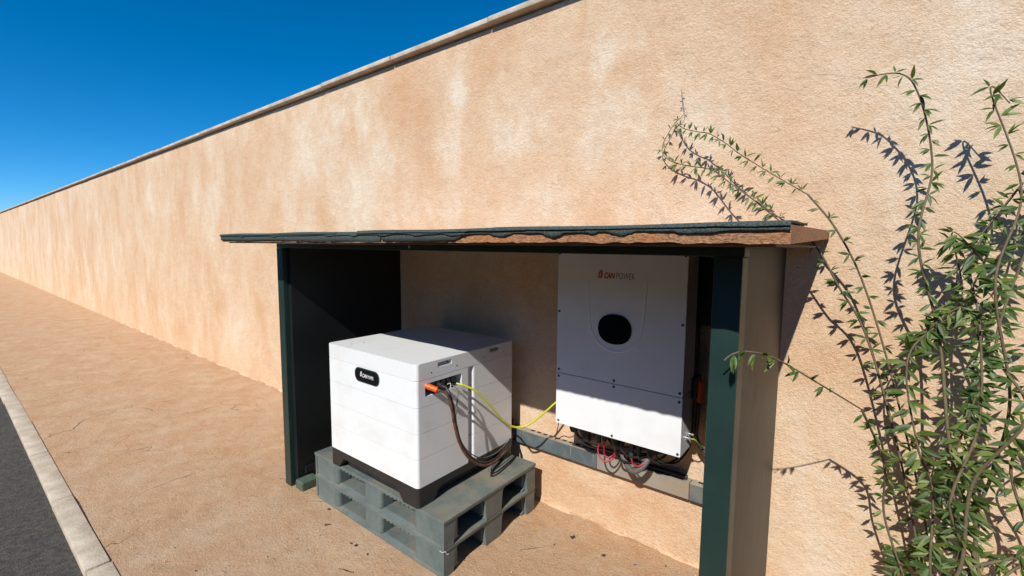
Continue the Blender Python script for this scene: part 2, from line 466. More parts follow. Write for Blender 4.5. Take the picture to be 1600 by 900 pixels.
def cut(bm, cutters):
    """boolean difference, evaluated to a fresh bmesh"""
    a = link(bpy.data.objects.new('tmp_a', tomesh(bm, 'tmp_a')))
    tmp = [a]
    for c in cutters:
        o = link(bpy.data.objects.new('tmp_c', tomesh(c, 'tmp_c'))); tmp.append(o)
        md = a.modifiers.new('b', 'BOOLEAN'); md.operation = 'DIFFERENCE'; md.solver = 'EXACT'; md.object = o
    dg = bpy.context.evaluated_depsgraph_get(); dg.update()
    me = bpy.data.meshes.new_from_object(a.evaluated_get(dg))
    for o in tmp:
        m = o.data; bpy.data.objects.remove(o); bpy.data.meshes.remove(m)
    out = bmesh.new(); out.from_mesh(me); bpy.data.meshes.remove(me)
    return out

def letters(text, size, offset=0.0, shear=0.0, depth=0.0004, space=1.0):
    cu = bpy.data.curves.new('txt', 'FONT'); cu.body = text; cu.size = size
    cu.offset = offset; cu.shear = shear; cu.extrude = depth; cu.space_character = space; cu.resolution_u = 3
    o = link(bpy.data.objects.new('txt', cu))
    dg = bpy.context.evaluated_depsgraph_get(); dg.update()
    me = bpy.data.meshes.new_from_object(o.evaluated_get(dg))
    bpy.data.objects.remove(o); bpy.data.curves.remove(cu)
    xs = [v.co.x for v in me.vertices]; ys = [v.co.y for v in me.vertices]
    return me, min(xs), max(xs), min(ys), max(ys)

def write(name, text, x0, x1, z0, z1, y, mat, parent, offset=0.0, shear=0.0, space=1.0):
    """flat lettering on a face that looks towards -y, filling the box x0..x1, z0..z1"""
    me, a, b, c, d = letters(text, 0.05, offset, shear, 0.0004, space)
    sx = (x1 - x0) / (b - a); sz = (z1 - z0) / (d - c)
    bm = bmesh.new(); bm.from_mesh(me); bpy.data.meshes.remove(me)
    for v in bm.verts:
        v.co = Vector((x0 + (v.co.x - a) * sx, y - v.co.z, z0 + (v.co.y - c) * sz))
    return mk(name, bm, mat, parent, smooth=False)

# ------------------------------------------------------------------ ground
bm = bmesh.new()
def grid(bm, xs, ys, zf):
    V = [[bm.verts.new((x, y, zf(x, y))) for y in ys] for x in xs]
    for i in range(len(xs) - 1):
        for j in range(len(ys) - 1):
            bm.faces.new((V[i][j], V[i + 1][j], V[i + 1][j + 1], V[i][j + 1]))
xs = [-48, -36, -28, -22] + [-20 + 0.16 * i for i in range(100)] + [-4 + 0.1 * i for i in range(56)] + [1.7 + 0.2 * i for i in range(12)]
ys = [-1.87, -1.8, -1.7, -1.6, -1.5] + [-1.4 + 0.1 * i for i in range(15)] + [0.3]
def gz(x, y):
    if -4 < x < 1.4 and y < 0.0:
        under = -2.95 < x < -1.35 and -1.05 < y
        a = 0.0012 if under else 0.004
        return a * (math.sin(x * 5.1 + y * 3.3) + math.sin(x * 2.3 - y * 6.7 + 1.0) - 1.2)
    return -0.004
grid(bm, xs, ys, gz)
g = mk('pavement', bm, 'ground', smooth=True, angle=None)
g['kind'] = 'structure'
bm = bmesh.new()
grid(bm, [-400, -60, -10, 10, 60, 400], [-400, -60, -10, -1.6, 400], lambda x, y: -0.045)
g = mk('ground', bm, 'low_bounce_yard', smooth=False)
g['kind'] = 'structure'

kerb = link(bpy.data.objects.new('kerb', None)); kerb.location = (-2, -1.92, -0.05); kerb['kind'] = 'structure'
kb = bmesh.new(); box(kb, -0.496, 0.496, -0.05, 0.05, -0.06, 0.0, 0.007, 2)
kme = tomesh(kb, 'kerb_stone', True, 40); kme.materials.append(MAT['coping'])
x = 3.5
while x > -48:
    place('kerb_stone', kme, (x, -1.922 + random.uniform(-0.004, 0.004), 0.004 + random.uniform(-0.004, 0.003)), kerb, (random.uniform(-0.02, 0.02), random.uniform(-0.003, 0.003), random.uniform(-0.004, 0.004)))
    x -= 1.0

# loose grit on the screed near the camera
bm = bmesh.new()
for i in range(5800):
    x = random.uniform(-3.6, 0.9); y = random.uniform(-1.80, -0.03)
    if -2.78 < x < -1.52 and -0.92 < y < -0.09: continue
    s = random.uniform(0.003, 0.0065) if i > 5450 else random.choice((0.001, 0.0012, 0.0016, 0.002, 0.0024, 0.0034)) * random.uniform(0.7, 1.3)
    c = Vector((x, y, s * 0.4 - 0.001))
    vs = [bm.verts.new(c + Vector(d) * s * random.uniform(0.7, 1.2)) for d in ((1, 0, 0), (-1, 0, 0), (0, 1, 0), (0, -1, 0), (0, 0, 0.8), (0, 0, -0.8))]
    for a, b, e in ((0, 2, 4), (2, 1, 4), (1, 3, 4), (3, 0, 4), (2, 0, 5), (1, 2, 5), (3, 1, 5), (0, 3, 5)):
        bm.faces.new((vs[a], vs[b], vs[e]))
o = mk('loose_grit', bm, 'grit', smooth=False)
o['kind'] = 'stuff'; o['label'] = 'loose sandy grit strewn over the tan screed floor'; o['category'] = 'grit'

# ------------------------------------------------------------------ long stucco wall
wall = thing('stucco_wall', (-2, 0.15, 0), 'long peach limewashed stucco wall with a thin concrete coping', 'wall')
bm = bmesh.new()
xs = [-48, -30, -20, -14, -10, -8] + [-7 + 0.25 * i for i in range(43)]
zs = [-0.2, 0.0, 0.2, 0.5, 0.8, 1.1, 1.4, 1.7, 2.0, 2.3, 2.6, 2.9, 3.045]
def wy(x, z):
    if z < 0.05 or z > 3.0: return 0.0
    return 0.004 * math.sin(x * 1.9 + z * 1.3) + 0.003 * math.sin(x * 4.3 - z * 3.1)
V = [[bm.verts.new((x, wy(x, z), z)) for z in zs] for x in xs]
for i in range(len(xs) - 1):
    for j in range(len(zs) - 1):
        bm.faces.new((V[i][j], V[i + 1][j], V[i + 1][j + 1], V[i][j + 1]))
e = bmesh.ops.extrude_face_region(bm, geom=bm.faces[:])
for v in e['geom']:
    if isinstance(v, bmesh.types.BMVert): v.co.y = 0.3
mk('plaster', bm, 'stucco', wall, smooth=True, angle=40)
# rough render toe where wall meets floor
bm = bmesh.new()
xs = [-12 + 0.035 * i for i in range(400)]
prev = None
for x in xs:
    d = 0.008 + 0.006 * math.sin(x * 7.1) + 0.007 * math.sin(x * 17.3 + 1) + random.uniform(-0.005, 0.005)
    h = 0.006 + 0.003 * math.sin(x * 5.3 + 2) + random.uniform(-0.004, 0.004)
    ring = [bm.verts.new((x, 0.02, h)), bm.verts.new((x, -0.008, h)), bm.verts.new((x, -d * 0.6, h * 0.45)), bm.verts.new((x, -d * 1.5, -0.012)), bm.verts.new((x, 0.02, -0.012))]
    if prev:
        for k in range(4):
            bm.faces.new((prev[k], ring[k], ring[k + 1], prev[k + 1]))
    prev = ring
mk('render_toe', bm, 'stucco', wall, smooth=True, angle=60)
# coping slabs
random.seed(3)
cbm = bmesh.new()
box(cbm, -0.497, 0.497, -0.052, 0.35, -0.002, 0.032, 0.005, 2)
cme = tomesh(cbm, 'coping_slab', True, 40); cme.materials.append(MAT['coping'])
x = 3.5
while x > -47:
    place('coping_slab', cme, (x, random.uniform(-0.004, 0.004), 3.066 + random.uniform(-0.002, 0.002)), wall, (0, random.uniform(-0.002, 0.002), 0))
    x -= 1.0
bm = B(-48, 4, 0.012, 0.32, 3.0455, 3.0635)
mk('coping_bed', bm, 'coping', wall, smooth=False)

# ------------------------------------------------------------------ lean-to shelter
sh = thing('lean_to_shelter', (-1.6, -0.6, 0), 'low dark green shelter with felted chipboard roof against the wall', 'shelter')
XL, XR = -3.16, -0.13
YR = -1.222
# roof board: front edge at y=-1.24
bm = bmesh.new()
xs = [XL + (XR - XL) * i / 150 for i in range(151)]
prev = None
for x in xs:
    j = random.uniform(-0.0018, 0.0018); k = random.uniform(-0.0025, 0.003)
    ring = [bm.verts.new((x, YR + 0.002 + j, 1.659 + k)), bm.verts.new((x, YR + random.uniform(-0.001, 0.003), 1.680)), bm.verts.new((x, YR + 0.002, 1.6985)), bm.verts.new((x, -0.006, 1.722)), bm.verts.new((x, -0.006, 1.688))]
    if prev:
        for q in range(5):
            bm.faces.new((prev[q], ring[q], ring[(q + 1) % 5], prev[(q + 1) % 5]))
    else:
        bm.faces.new(ring[::-1])
    prev = ring
bm.faces.new(prev)
mk('roof_board', bm, 'osb', sh, smooth=False)
# added sheet below the board, its brown set for shade and bounce light
bm = B(XL + 0.03, XR - 0.03, YR + 0.03, -0.02, 1.651, 1.6575)
mk('roof_shade_sheet', bm, 'shade_sheet', sh, smooth=False)

def felt(name, x0, x1, edge, yf, dz, back=-0.9, thick=0.0026, wob=0.0009):
    """a felt strip lying on the board, folded over its front edge and hanging to the edge line"""
    bm = bmesh.new()
    n = max(8, int((x1 - x0) / 0.006))
    def ez(x):
        if x <= edge[0][0]: return edge[0][1]
        for (a, za), (b, zb) in zip(edge, edge[1:]):
            if a <= x <= b:
                t = (x - a) / max(b - a, 1e-6); t = t * t * (3 - 2 * t)
                return za + (zb - za) * t
        return edge[-1][1]
    cols = []
    for i in range(n + 1):
        x = x0 + (x1 - x0) * i / n
        zl = ez(x) + (0.0045 if x > -1.06 else 0.003) + random.uniform(-0.0005, 0.0005)
        zt = 1.7015 + dz + 0.0016 * math.sin(x * 9 + dz * 900)
        w = wob * math.sin(x * 13 + yf * 50)
        hang = max(zt - 0.004 - zl, 0.001)
        prof = [(back, zt + 0.006), (-1.18, zt + 0.001), (yf + 0.008, zt), (yf + 0.002 + w * .3, zt - 0.0018), (yf + w * .6, zt - 0.005), (yf + w, zt - 0.005 - hang * 0.5), (yf - 0.0015 + w * 1.6, zl)]
        if zt - 0.005 < zl: prof[4] = (yf + w * .6, zt - 0.003); prof[5] = (yf + w, (zt - 0.003 + zl) / 2)
        cols.append([bm.verts.new((x, y, z)) for y, z in prof])
    for a, b in zip(cols, cols[1:]):
        for k in range(len(a) - 1):
            bm.faces.new((a[k], b[k], b[k + 1], a[k + 1]))
    o = mk(name, bm, 'felt', sh, smooth=True, angle=50)
    md = o.modifiers.new('thick', 'SOLIDIFY'); md.thickness = thick; md.offset = 0
    return o

p1 = [(-3.16, 1.667), (-2.9, 1.662), (-2.6, 1.664), (-2.166, 1.6616), (-1.951, 1.6575), (-1.845, 1.6604), (-1.722, 1.6592), (-1.631, 1.6542), (-1.552, 1.657), (-1.547, 1.660)]
p2 = [(-1.542, 1.6722), (-1.534, 1.6621), (-1.331, 1.661), (-1.161, 1.6634), (-1.13, 1.6645), (-1.105, 1.6709), (-1.087, 1.6815), (-1.06, 1.692)]
up1 = [(-3.16, 1.687), (-2.9, 1.686), (-2.86, 1.680), (-2.8, 1.686), (-2.5, 1.687), (-2.46, 1.680), (-2.4, 1.686), (-2.156, 1.6859), (-1.969, 1.6876), (-1.926, 1.6802), (-1.878, 1.6842), (-1.772, 1.6863), (-1.729, 1.6793), (-1.682, 1.6856), (-1.58, 1.6862)]
up1b = [(-1.60, 1.6862), (-1.58, 1.6862), (-1.525, 1.6795), (-1.456, 1.6865), (-1.367, 1.6858), (-1.324, 1.6784), (-1.271, 1.6827), (-1.18, 1.6865), (-1.145, 1.6786), (-1.108, 1.6794), (-1.078, 1.6814)]
up2 = [(-1.082, 1.6825), (-0.968, 1.6827), (-0.946, 1.6755), (-0.923, 1.6724), (-0.889, 1.6781), (-0.864, 1.6838), (-0.764, 1.6829), (-0.746, 1.6754), (-0.724, 1.6708), (-0.7, 1.6752), (-0.685, 1.6831), (-0.61, 1.6824)]
up3 = [(-0.62, 1.6824), (-0.61, 1.6824), (-0.6, 1.6781), (-0.587, 1.6797), (-0.579, 1.6847), (-0.553, 1.6844), (-0.535, 1.6776), (-0.508, 1.6741), (-0.485, 1.6789), (-0.473, 1.6844), (-0.369, 1.6832), (-0.363, 1.6779), (-0.296, 1.6788), (-0.246, 1.684), (-0.13, 1.683)]
felt('felt_strip', -3.16, -1.547, p1, YR - 0.0030, -0.0005)
felt('felt_strip', -1.542, -1.065, p2, YR - 0.0030, -0.0002)
felt('felt_strip', -3.16, -1.58, up1, YR - 0.0062, 0.0015)
felt('felt_strip', -1.60, -1.075, up1b, YR - 0.0068, 0.0021)
felt('felt_strip', -1.10, -0.60, up2, YR - 0.0040, 0.0012)
felt('felt_strip', -0.62, -0.13, up3, YR - 0.0044, 0.0018)
def wavy(a, b, z, amp, step):
    out = []; x = a
    while x < b:
        out.append((x, z + random.uniform(-amp, amp))); x += step * random.uniform(0.6, 1.5)
    return out + [(b, z)]
felt('felt_strip', -3.16, -1.86, wavy(-3.16, -1.86, 1.692, 0.0015, 0.12), YR - 0.0095, 0.0026)
felt('felt_strip', -1.70, -0.82, wavy(-1.70, -0.82, 1.6915, 0.0015, 0.10), YR - 0.0105, 0.0032)
felt('felt_strip', -0.95, -0.13, wavy(-0.95, -0.13, 1.692, 0.0012, 0.12), YR - 0.0085, 0.0036)
# frame: front beam, posts, side sheets
YF = -0.93
bm = B(-3.08, -0.272, YF, YF + 0.075, 1.622, 1.6505, 0.003, 2)
mk('beam', bm, 'green', sh)
bm = B(-0.353, -0.275, YF - 0.002, YF + 0.076, -0.004, 1.6215, 0.004, 2)
mk('post', bm, 'green', sh)
bm = B(-3.078, -3.000, YF - 0.002, YF + 0.076, -0.004, 1.6215, 0.004, 2)
mk('post', bm, 'green', sh)
# corner gusset at the right post, seen as a rounded inner corner
bm = bmesh.new()
pts = [(-0.3535, 1.6215), (-0.3535, 1.5915)] + [(-0.3835 + 0.03 * math.cos(math.radians(a)), 1.5915 + 0.03 * math.sin(math.radians(a))) for a in (0, 22, 45, 67)] + [(-0.3835, 1.6215)]
prism(bm, pts, YF + 0.02, YF + 0.05, 'y')
mk('corner_gusset', bm, 'green', sh, smooth=False)
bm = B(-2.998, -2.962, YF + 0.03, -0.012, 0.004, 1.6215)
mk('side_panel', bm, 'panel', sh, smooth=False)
bm = B(-0.300, -0.282, YF + 0.078, -0.012, 0.03, 1.65)
mk('side_panel', bm, 'panel', sh, smooth=False)
bm = B(-2.9965, -2.945, YF + 0.078, -0.012, 0.0745, 0.125, 0.004)
mk('bottom_rail', bm, 'panel', sh)
bm = B(-2.958, -2.868, -0.925, -0.80, -0.003, 0.062, 0.012, 3)
mk('foot_block', bm, 'footgreen', sh)
# small hanging hook under the roof lip
bm = T([(-1.394, -1.2, 1.655), (-1.394, -1.203, 1.648), (-1.390, -1.206, 1.640), (-1.394, -1.206, 1.636), (-1.398, -1.206, 1.640), (-1.395, -1.204, 1.647)], 0.0012, n=6)
mk('hook', bm, 'screw', sh)

# ------------------------------------------------------------------ two stacked plastic pallets
HP = 0.1522
PX0, PX1, PY0, PY1 = -2.748, -1.540, -0.895, -0.112
pal = thing('plastic_pallet', ((PX0 + PX1) / 2, (PY0 + PY1) / 2, HP), 'upper grey plastic pallet, directly under the white battery', 'pallet', 'two stacked grey plastic pallets')
zb = HP
def comb(lo, hi, openings, z0, z1, ztop, r, taper):
    """outline (u,z) of a skirt with openings from below; rounded upper corners, jambs leaning by taper"""
    pts = [(lo, z0)]
    for a, b in openings:
        a0, b0 = a - taper, b + taper
        pts.append((a0, z0))
        for i in range(5):
            t = math.radians(180 - 90 * i / 4)
            pts.append((a + r + r * math.cos(t), ztop - r + r * math.sin(t)))
        for i in range(5):
            t = math.radians(90 - 90 * i / 4)
            pts.append((b - r + r * math.cos(t), ztop - r + r * math.sin(t)))
        pts.append((b0, z0))
    pts += [(hi, z0), (hi, z1), (lo, z1)]
    return pts
SIDE_OP = [(-0.812, -0.583), (-0.436, -0.206)]
FRONT_OP = [(-2.485, -2.214), (-2.056, -1.774)]
# deck: a slab with grip slots is the walking surface
bm = B(PX0, PX1, PY0, PY1, zb + 0.134, zb + HP - 0.0004, 0.0035, 2)
mk('deck', bm, 'pallet', pal)
for xa, xb in ((PX1 - 0.024, PX1 - 0.005), (PX0 + 0.005, PX0 + 0.024)):
    bm = bmesh.new()
    prism(bm, comb(PY0 + 0.004, PY1 - 0.004, SIDE_OP, zb + 0.002, zb + 0.1335, zb + 0.127, 0.026, 0.010), xa, xb, 'x')
    mk('side_skirt', bm, 'pallet', pal, smooth=True, angle=30)
# nine blocks, front ones rounded towards the fork openings
bx = [(PX0 + 0.0045, -2.485), (-2.214, -2.056), (-1.774, PX1 - 0.0045)]
by = [(PY0 + 0.0055, PY0 + 0.115), (-0.583, -0.436), (PY1 - 0.10, PY1 - 0.0055)]
for i, (xa, xb) in enumerate(bx):
    for j, (ya, yb) in enumerate(by):
        if i == 0: xa2, xb2 = xa + 0.0205, xb
        elif i == 2: xa2, xb2 = xa, xb - 0.0205
        else: xa2, xb2 = xa, xb
        if j == 0 and i != 1:
            xa2, xb2 = (xa + 0.004, xb) if i == 0 else (xa, xb - 0.004)
        bm = rounded_slab(xa2, xb2, ya, yb, zb + 0.0215, zb + 0.1338, 0.024 if j == 0 else 0.016, 0.0015)
        mk('block', bm, 'pallet', pal, angle=50)
# three runners along the long side, their upper front edge sloped
for ya, yb in ((PY0 + 0.0005, PY0 + 0.13), (-0.575, -0.444), (PY1 - 0.115, PY1 - 0.0005)):
    bm = bmesh.new()
    prism(bm, [(ya, zb + 0.0015), (yb, zb + 0.0015), (yb, zb + 0.014), (yb - 0.02, zb + 0.0208), (ya + 0.03, zb + 0.0208), (ya, zb + 0.010)], PX0 + 0.024, PX1 - 0.024, 'x')
    mk('runner', bm, 'pallet', pal, smooth=False)
# toothed ribs below the deck lip in the front openings
bm = bmesh.new()
for a, b in FRONT_OP:
    x = a + 0.018
    while x < b - 0.02:
        w = 0.017
        box(bm, x, x + w, PY0 + 0.004, PY0 + 0.03, zb + 0.1265 - random.choice((0, 0.002)), zb + 0.1338)
        x += 0.034
for q in range(14):
    y = PY0 + 0.12 + q * 0.042
    box(bm, PX0 + 0.03, PX1 - 0.03, y, y + 0.004, zb + 0.118, zb + 0.1337)
for q in range(26):
    x = PX0 + 0.06 + q * 0.042
    box(bm, x, x + 0.004, PY0 + 0.035, PY1 - 0.03, zb + 0.1195, zb + 0.1336)
o = mk('deck_ribs', bm, 'pallet', pal, smooth=False)
o['kind'] = 'stuff'
# the lower pallet: a copy with copies of its parts
low = pal.copy(); link(low)
low.location = pal.location + Vector((-0.005, 0.003, -HP + 0.0003))
low['label'] = 'lower grey plastic pallet, standing on the tan floor'
for ch in [o for o in pal.children]:
    c = ch.copy(); link(c); c.parent = low
# a snagged plastic thread at the corner between the two
bm = T([(-1.568, -0.898, 0.148), (-1.545, -0.9, 0.150), (-1.535, -0.899, 0.157), (-1.531, -0.893, 0.158), (-1.533, -0.889, 0.147), (-1.530, -0.884, 0.138), (-1.527, -0.876, 0.139)], 0.0013, n=6)
tag(mk_at_base('plastic_thread', bm, 'whitewire'), 'thin pale plastic thread snagged at the near corner between the pallets', 'thread')

# ------------------------------------------------------------------ battery cabinet
ZP = 2 * HP
BX0, BX1, BY0, BY1 = -2.527, -1.7193, -0.9035, -0.1227
bat = thing('battery_cabinet', ((BX0 + BX1) / 2, (BY0 + BY1) / 2, ZP), 'large white layered battery cabinet with black plinth standing on pallets', 'battery')
# plinth with trapezoid cut-outs leaving four feet
bm = rounded_slab(BX0 + 0.001, BX1 - 0.001, BY0 + 0.001, BY1 - 0.001, ZP + 0.0004, 0.4105, 0.018, 0.002)
c1 = bmesh.new(); prism(c1, [(-2.442, ZP - .05), (-2.442, ZP + 0.004), (-2.392, 0.370), (-1.895, 0.370), (-1.842, ZP + 0.004), (-1.842, ZP - .05)], BY0 - 0.1, BY1 + 0.1, 'y')
c2 = bmesh.new(); prism(c2, [(-0.795, ZP - .05), (-0.795, ZP + 0.004), (-0.745, 0.3705), (-0.265, 0.3705), (-0.215, ZP + 0.004), (-0.215, ZP - .05)], BX0 - 0.1, BX1 + 0.1, 'x')
mk('plinth', cut(bm, [c1, c2]), 'plinth', bat, angle=30)
mk('plinth_shade_core', B(BX0 + 0.045, BX1 - 0.045, BY0 + 0.045, BY1 - 0.045, ZP + 0.0006, 0.3685), 'black', bat, smooth=False)  # black box added to put deep shade inside the cut-outs
zl = [0.4115, 0.563, 0.696, 0.831, 0.971]
YG0, YG1 = -0.521, -0.496
for i in range(4):
    z0, z1 = zl[i] + 0.0008, zl[i + 1] - 0.0008
    bm = rounded_slab(BX0, BX1, BY0, YG0, z0, z1, 0.016, 0.0022)
    if i == 3:
        # connector bay
        bm = cut(bm, [B(BX1 - 0.06, BX1 + 0.05, -0.849, -0.585, 0.882, 0.9475)])
    mk('battery_module', bm, 'batt', bat, angle=30)
    bm = rounded_slab(BX0, BX1, YG1, BY1, z0, z1, 0.016, 0.0022)
    mk('battery_module', bm, 'batt', bat, angle=30)
    bm = B(BX0 + 0.02, BX1 - 0.02, YG0 - 0.01, YG1 + 0.01, z0 + 0.003, z1 - 0.003)
    mk('spacer', bm, 'batt', bat, smooth=False)
# lid with two grip slots
bm = rounded_slab(BX0 - 0.0005, BX1 + 0.0005, BY0 - 0.0005, BY1 + 0.0005, 0.9715, 1.0569, 0.018, 0.004)
bm = cut(bm, [B(BX1 - 0.03, BX1 + 0.05, -0.762, -0.662, 1.018, 1.0425), B(BX1 - 0.03, BX1 + 0.05, -0.350, -0.268, 1.020, 1.0415)])
mk('lid', bm, 'lidtop', bat, angle=30)
# lid screws and small marks
sbm = bmesh.new(); lathe(sbm, (-0.002, 0, 0), (1, 0, 0), [(0, 0.0042), (0.0028, 0.0042), (0.0032, 0.003), (0.0032, 0.002)], 10)
sme = tomesh(sbm, 'screw', True, 40); sme.materials.append(MAT['screw'])
for y, z in ((-0.806, 0.999), (-0.622, 0.998), (-0.396, 1.001), (-0.218, 1.001)):
    place('screw', sme, (BX1 + 0.0004, y, z), bat)
for x, y in ((-2.39, -0.83), (-2.37, -0.76)):
    place('screw', sme, (x, y, 1.0568), bat, (0, -math.pi / 2, 0), (0.6, 1.3, 1.3))
# badge on the front
def pill(x, z, hw, hh, n=10):
    r = hh * 0.92
    pts = []
    for cx, cz, a0 in ((x + hw - r, z + hh - r, 0), (x - hw + r, z + hh - r, 90), (x - hw + r, z - hh + r, 180), (x + hw - r, z - hh + r, 270)):
        for i in range(n + 1):
            a = math.radians(a0 + 90 * i / n); pts.append((cx + r * math.cos(a), cz + r * math.sin(a)))
    return pts
bm = bmesh.new(); prism(bm, pill(-2.135, 0.923, 0.113, 0.0405), BY0 - 0.003, BY0 + 0.002, 'y')
badge = mk('badge', bm, 'badgerim', bat, angle=30)
bm = bmesh.new(); prism(bm, pill(-2.135, 0.923, 0.107, 0.0355), BY0 - 0.0042, BY0 - 0.0022, 'y')
mk('badge_face', bm, 'glass', badge, angle=30)
def can_icon(x0, x1, z0, z1, y, mat, gap, parent, cutm):
    """slanted can outline with a slanted bolt strip"""
    w = x1 - x0; h = z1 - z0; s = 0.16 * h
    P = lambda u, v: (x0 + u * (w - s) + s * v, z0 + v * h)
    bm = bmesh.new()
    prism(bm, [P(0.0, 0.1), P(0.12, 0.0), P(0.88, 0.0), P(1.0, 0.1), P(1.0, 0.74), P(0.0, 0.74)], y - 0.0006, y + 0.0003, 'y')
    prism(bm, [P(0.06, 0.80), P(0.98, 0.80), P(0.92, 0.93), P(0.75, 0.93), P(0.72, 1.0), P(0.30, 1.0), P(0.27, 0.93), P(0.12, 0.93)], y - 0.0006, y + 0.0003, 'y')
    o = mk('logo_can', bm, mat, parent, smooth=False)
    bm = bmesh.new()
    prism(bm, [P(0.56, 0.70), P(0.22, 0.36), P(0.46, 0.36), P(0.36, 0.06), P(0.80, 0.45), P(0.54, 0.45), P(0.70, 0.70)], y - 0.0011, y - 0.0007, 'y')
    mk('logo_bolt', bm, cutm, parent, smooth=False)
yb_ = BY0 - 0.0046
can_icon(-2.193, -2.176, 0.916, 0.944, yb_, 'white', 0, badge, 'glass')
write('logo_letters', 'CAN', -2.172, -2.126, 0.913, 0.934, yb_, 'white', badge, offset=0.0005, shear=0.18)
write('logo_letters', 'POWER', -2.120, -2.070, 0.9135, 0.9325, yb_, 'white', badge, offset=-0.0004, space=1.05)
# connector bay contents
bm = B(BX1 - 0.0585, BX1 - 0.053, -0.845, -0.589, 0.886, 0.944)
mk('socket_plate', bm, 'black', bat, smooth=False)
for y, z, l in ((-0.790, 0.926, 0.05), (-0.757, 0.927, 0.054), (-0.719, 0.930, 0.05), (-0.682, 0.930, 0.052), (-0.648, 0.926, 0.055)):
    bm = bmesh.new()
    box(bm, BX1 - 0.052, BX1 - 0.052 + l, y - 0.013, y + 0.013, z - 0.012, z + 0.012, 0.003, 2)
    box(bm, BX1 - 0.0525, BX1 - 0.035, y - 0.0165, y + 0.0165, z - 0.0155, z + 0.0152, 0.002, 1)
    box(bm, BX1 - 0.02, BX1 + 0.004, y - 0.006, y + 0.006, z + 0.0119, z + 0.0155, 0.001, 1)
    mk('socket', bm, 'black', bat, angle=30)

for y, z in ((-0.735, 0.903), (-0.698, 0.903), (-0.664, 0.902)):
    bm = bmesh.new()
    lathe(bm, (BX1 - 0.054, y, z), (1, 0, -0.08), [(0, 0.0115), (0.03, 0.0115), (0.031, 0.009), (0.05, 0.009), (0.055, 0.005)], 12)
    mk('socket', bm, 'black', bat, angle=35)

# ------------------------------------------------------------------ battery leads
bl = thing('battery_lead', (-1.60, -0.50, 0.40), 'thick brown battery lead with orange plug looping down to the pallet', 'cable')
lead = [(-1.672, -0.815, 0.921), (-1.66, -0.809, 0.918), (-1.64, -0.793, 0.908), (-1.62, -0.781, 0.883), (-1.605, -0.774, 0.821), (-1.6, -0.761, 0.738), (-1.6, -0.729, 0.639), (-1.6, -0.672, 0.542), (-1.605, -0.592, 0.467), (-1.61, -0.502, 0.420), (-1.625, -0.4, 0.402), (-1.645, -0.30, 0.408), (-1.685, -0.19, 0.40), (-1.722, -0.135, 0.415), (-1.735, -0.10, 0.445), (-1.745, -0.08, 0.490), (-1.765, -0.06, 0.512), (-1.80, -0.052, 0.50), (-1.86, -0.05, 0.43)]
mk('sheath', T(lead, 0.0068, n=10, sub=5), 'brown', bl, angle=80)
d = Vector((0.055, 0.027, -0.019))
bm = bmesh.new(); lathe(bm, (-1.728, -0.842, 0.940), d, [(0, 0.0135), (0.02, 0.0135), (0.0205, 0.0165), (0.030, 0.0165), (0.031, 0.0145), (0.058, 0.0145), (0.0585, 0.0155), (0.068, 0.0155), (0.072, 0.011), (0.074, 0.008)], 16)
mk('plug', bm, 'orange', bl, angle=35)
bl2 = thing('battery_lead', (-1.62, -0.48, 0.40), 'thick black battery lead running beside the brown one on the cabinet side', 'cable')
lead2 = [(-1.700, -0.758, 0.924), (-1.68, -0.757, 0.922), (-1.66, -0.756, 0.915), (-1.635, -0.758, 0.887), (-1.625, -0.745, 0.825), (-1.62, -0.732, 0.738), (-1.62, -0.700, 0.630), (-1.62, -0.642, 0.536), (-1.625, -0.560, 0.463), (-1.630, -0.479, 0.421), (-1.645, -0.370, 0.404), (-1.665, -0.267, 0.412), (-1.70, -0.17, 0.408), (-1.738, -0.118, 0.430), (-1.752, -0.088, 0.47), (-1.765, -0.07, 0.495), (-1.79, -0.055, 0.50), (-1.85, -0.05, 0.42)]
mk('sheath', T(lead2, 0.0068, n=10, sub=5), 'cable', bl2, angle=80)
bm = bmesh.new(); lathe(bm, (-1.722, -0.757, 0.925), (1, 0, -0.12), [(0, 0.013), (0.03, 0.013), (0.031, 0.0105), (0.045, 0.0105), (0.052, 0.0075)], 14)
mk('plug', bm, 'black', bl2, angle=35)
for i, t in enumerate((3, 5)):
    p = Vector(lead[t]); q = Vector(lead2[t])
    m_ = (p + q) / 2; dv = (Vector(lead[t + 1]) - Vector(lead[t - 1])).normalized()
    bm = bmesh.new(); lathe(bm, m_ - dv * 0.006, dv, [(0, 0.0175), (0.012, 0.0175)], 14)
    for v in bm.verts:   # squeeze the tape round both leads
        w = v.co - m_
        ax = (q - p).normalized(); side = dv.cross(ax)
        k = w.dot(side)
        v.co -= side * k * 0.52
    mk('cable_tie', bm, 'black', bl2)
ye = [(-1.705, -0.640, 0.905), (-1.69, -0.634, 0.903), (-1.67, -0.623, 0.898), (-1.63, -0.585, 0.871), (-1.6, -0.53, 0.81), (-1.578, -0.475, 0.738), (-1.558, -0.42, 0.667), (-1.546, -0.37, 0.625), (-1.522, -0.335, 0.61), (-1.484, -0.3, 0.618), (-1.437, -0.265, 0.657), (-1.384, -0.235, 0.714), (-1.334, -0.2, 0.769), (-1.27, -0.16, 0.80), (-1.2, -0.155, 0.78)]
ec = thing('earth_cable', (-1.52, -0.33, 0.60), 'yellow green earth cable sagging from the battery to the wall unit', 'cable')
mk('sheath', T(ye, 0.0058, n=10, sub=6), 'yellow', ec, angle=80)
P = spline(ye, 6); bm = bmesh.new()
pts = []
for i, c in enumerate(P):
    dvec = (P[min(i + 1, len(P) - 1)] - P[max(i - 1, 0)]).normalized()
    q = Vector((0.62, -0.62, -0.35)); q = (q - dvec * q.dot(dvec)).normalized()
    pts.append(c + q * 0.0042)
tube(bm, pts, 0.0026, n=6, raw=True)
mk('green_stripe', bm, 'greenwire', ec, angle=80)
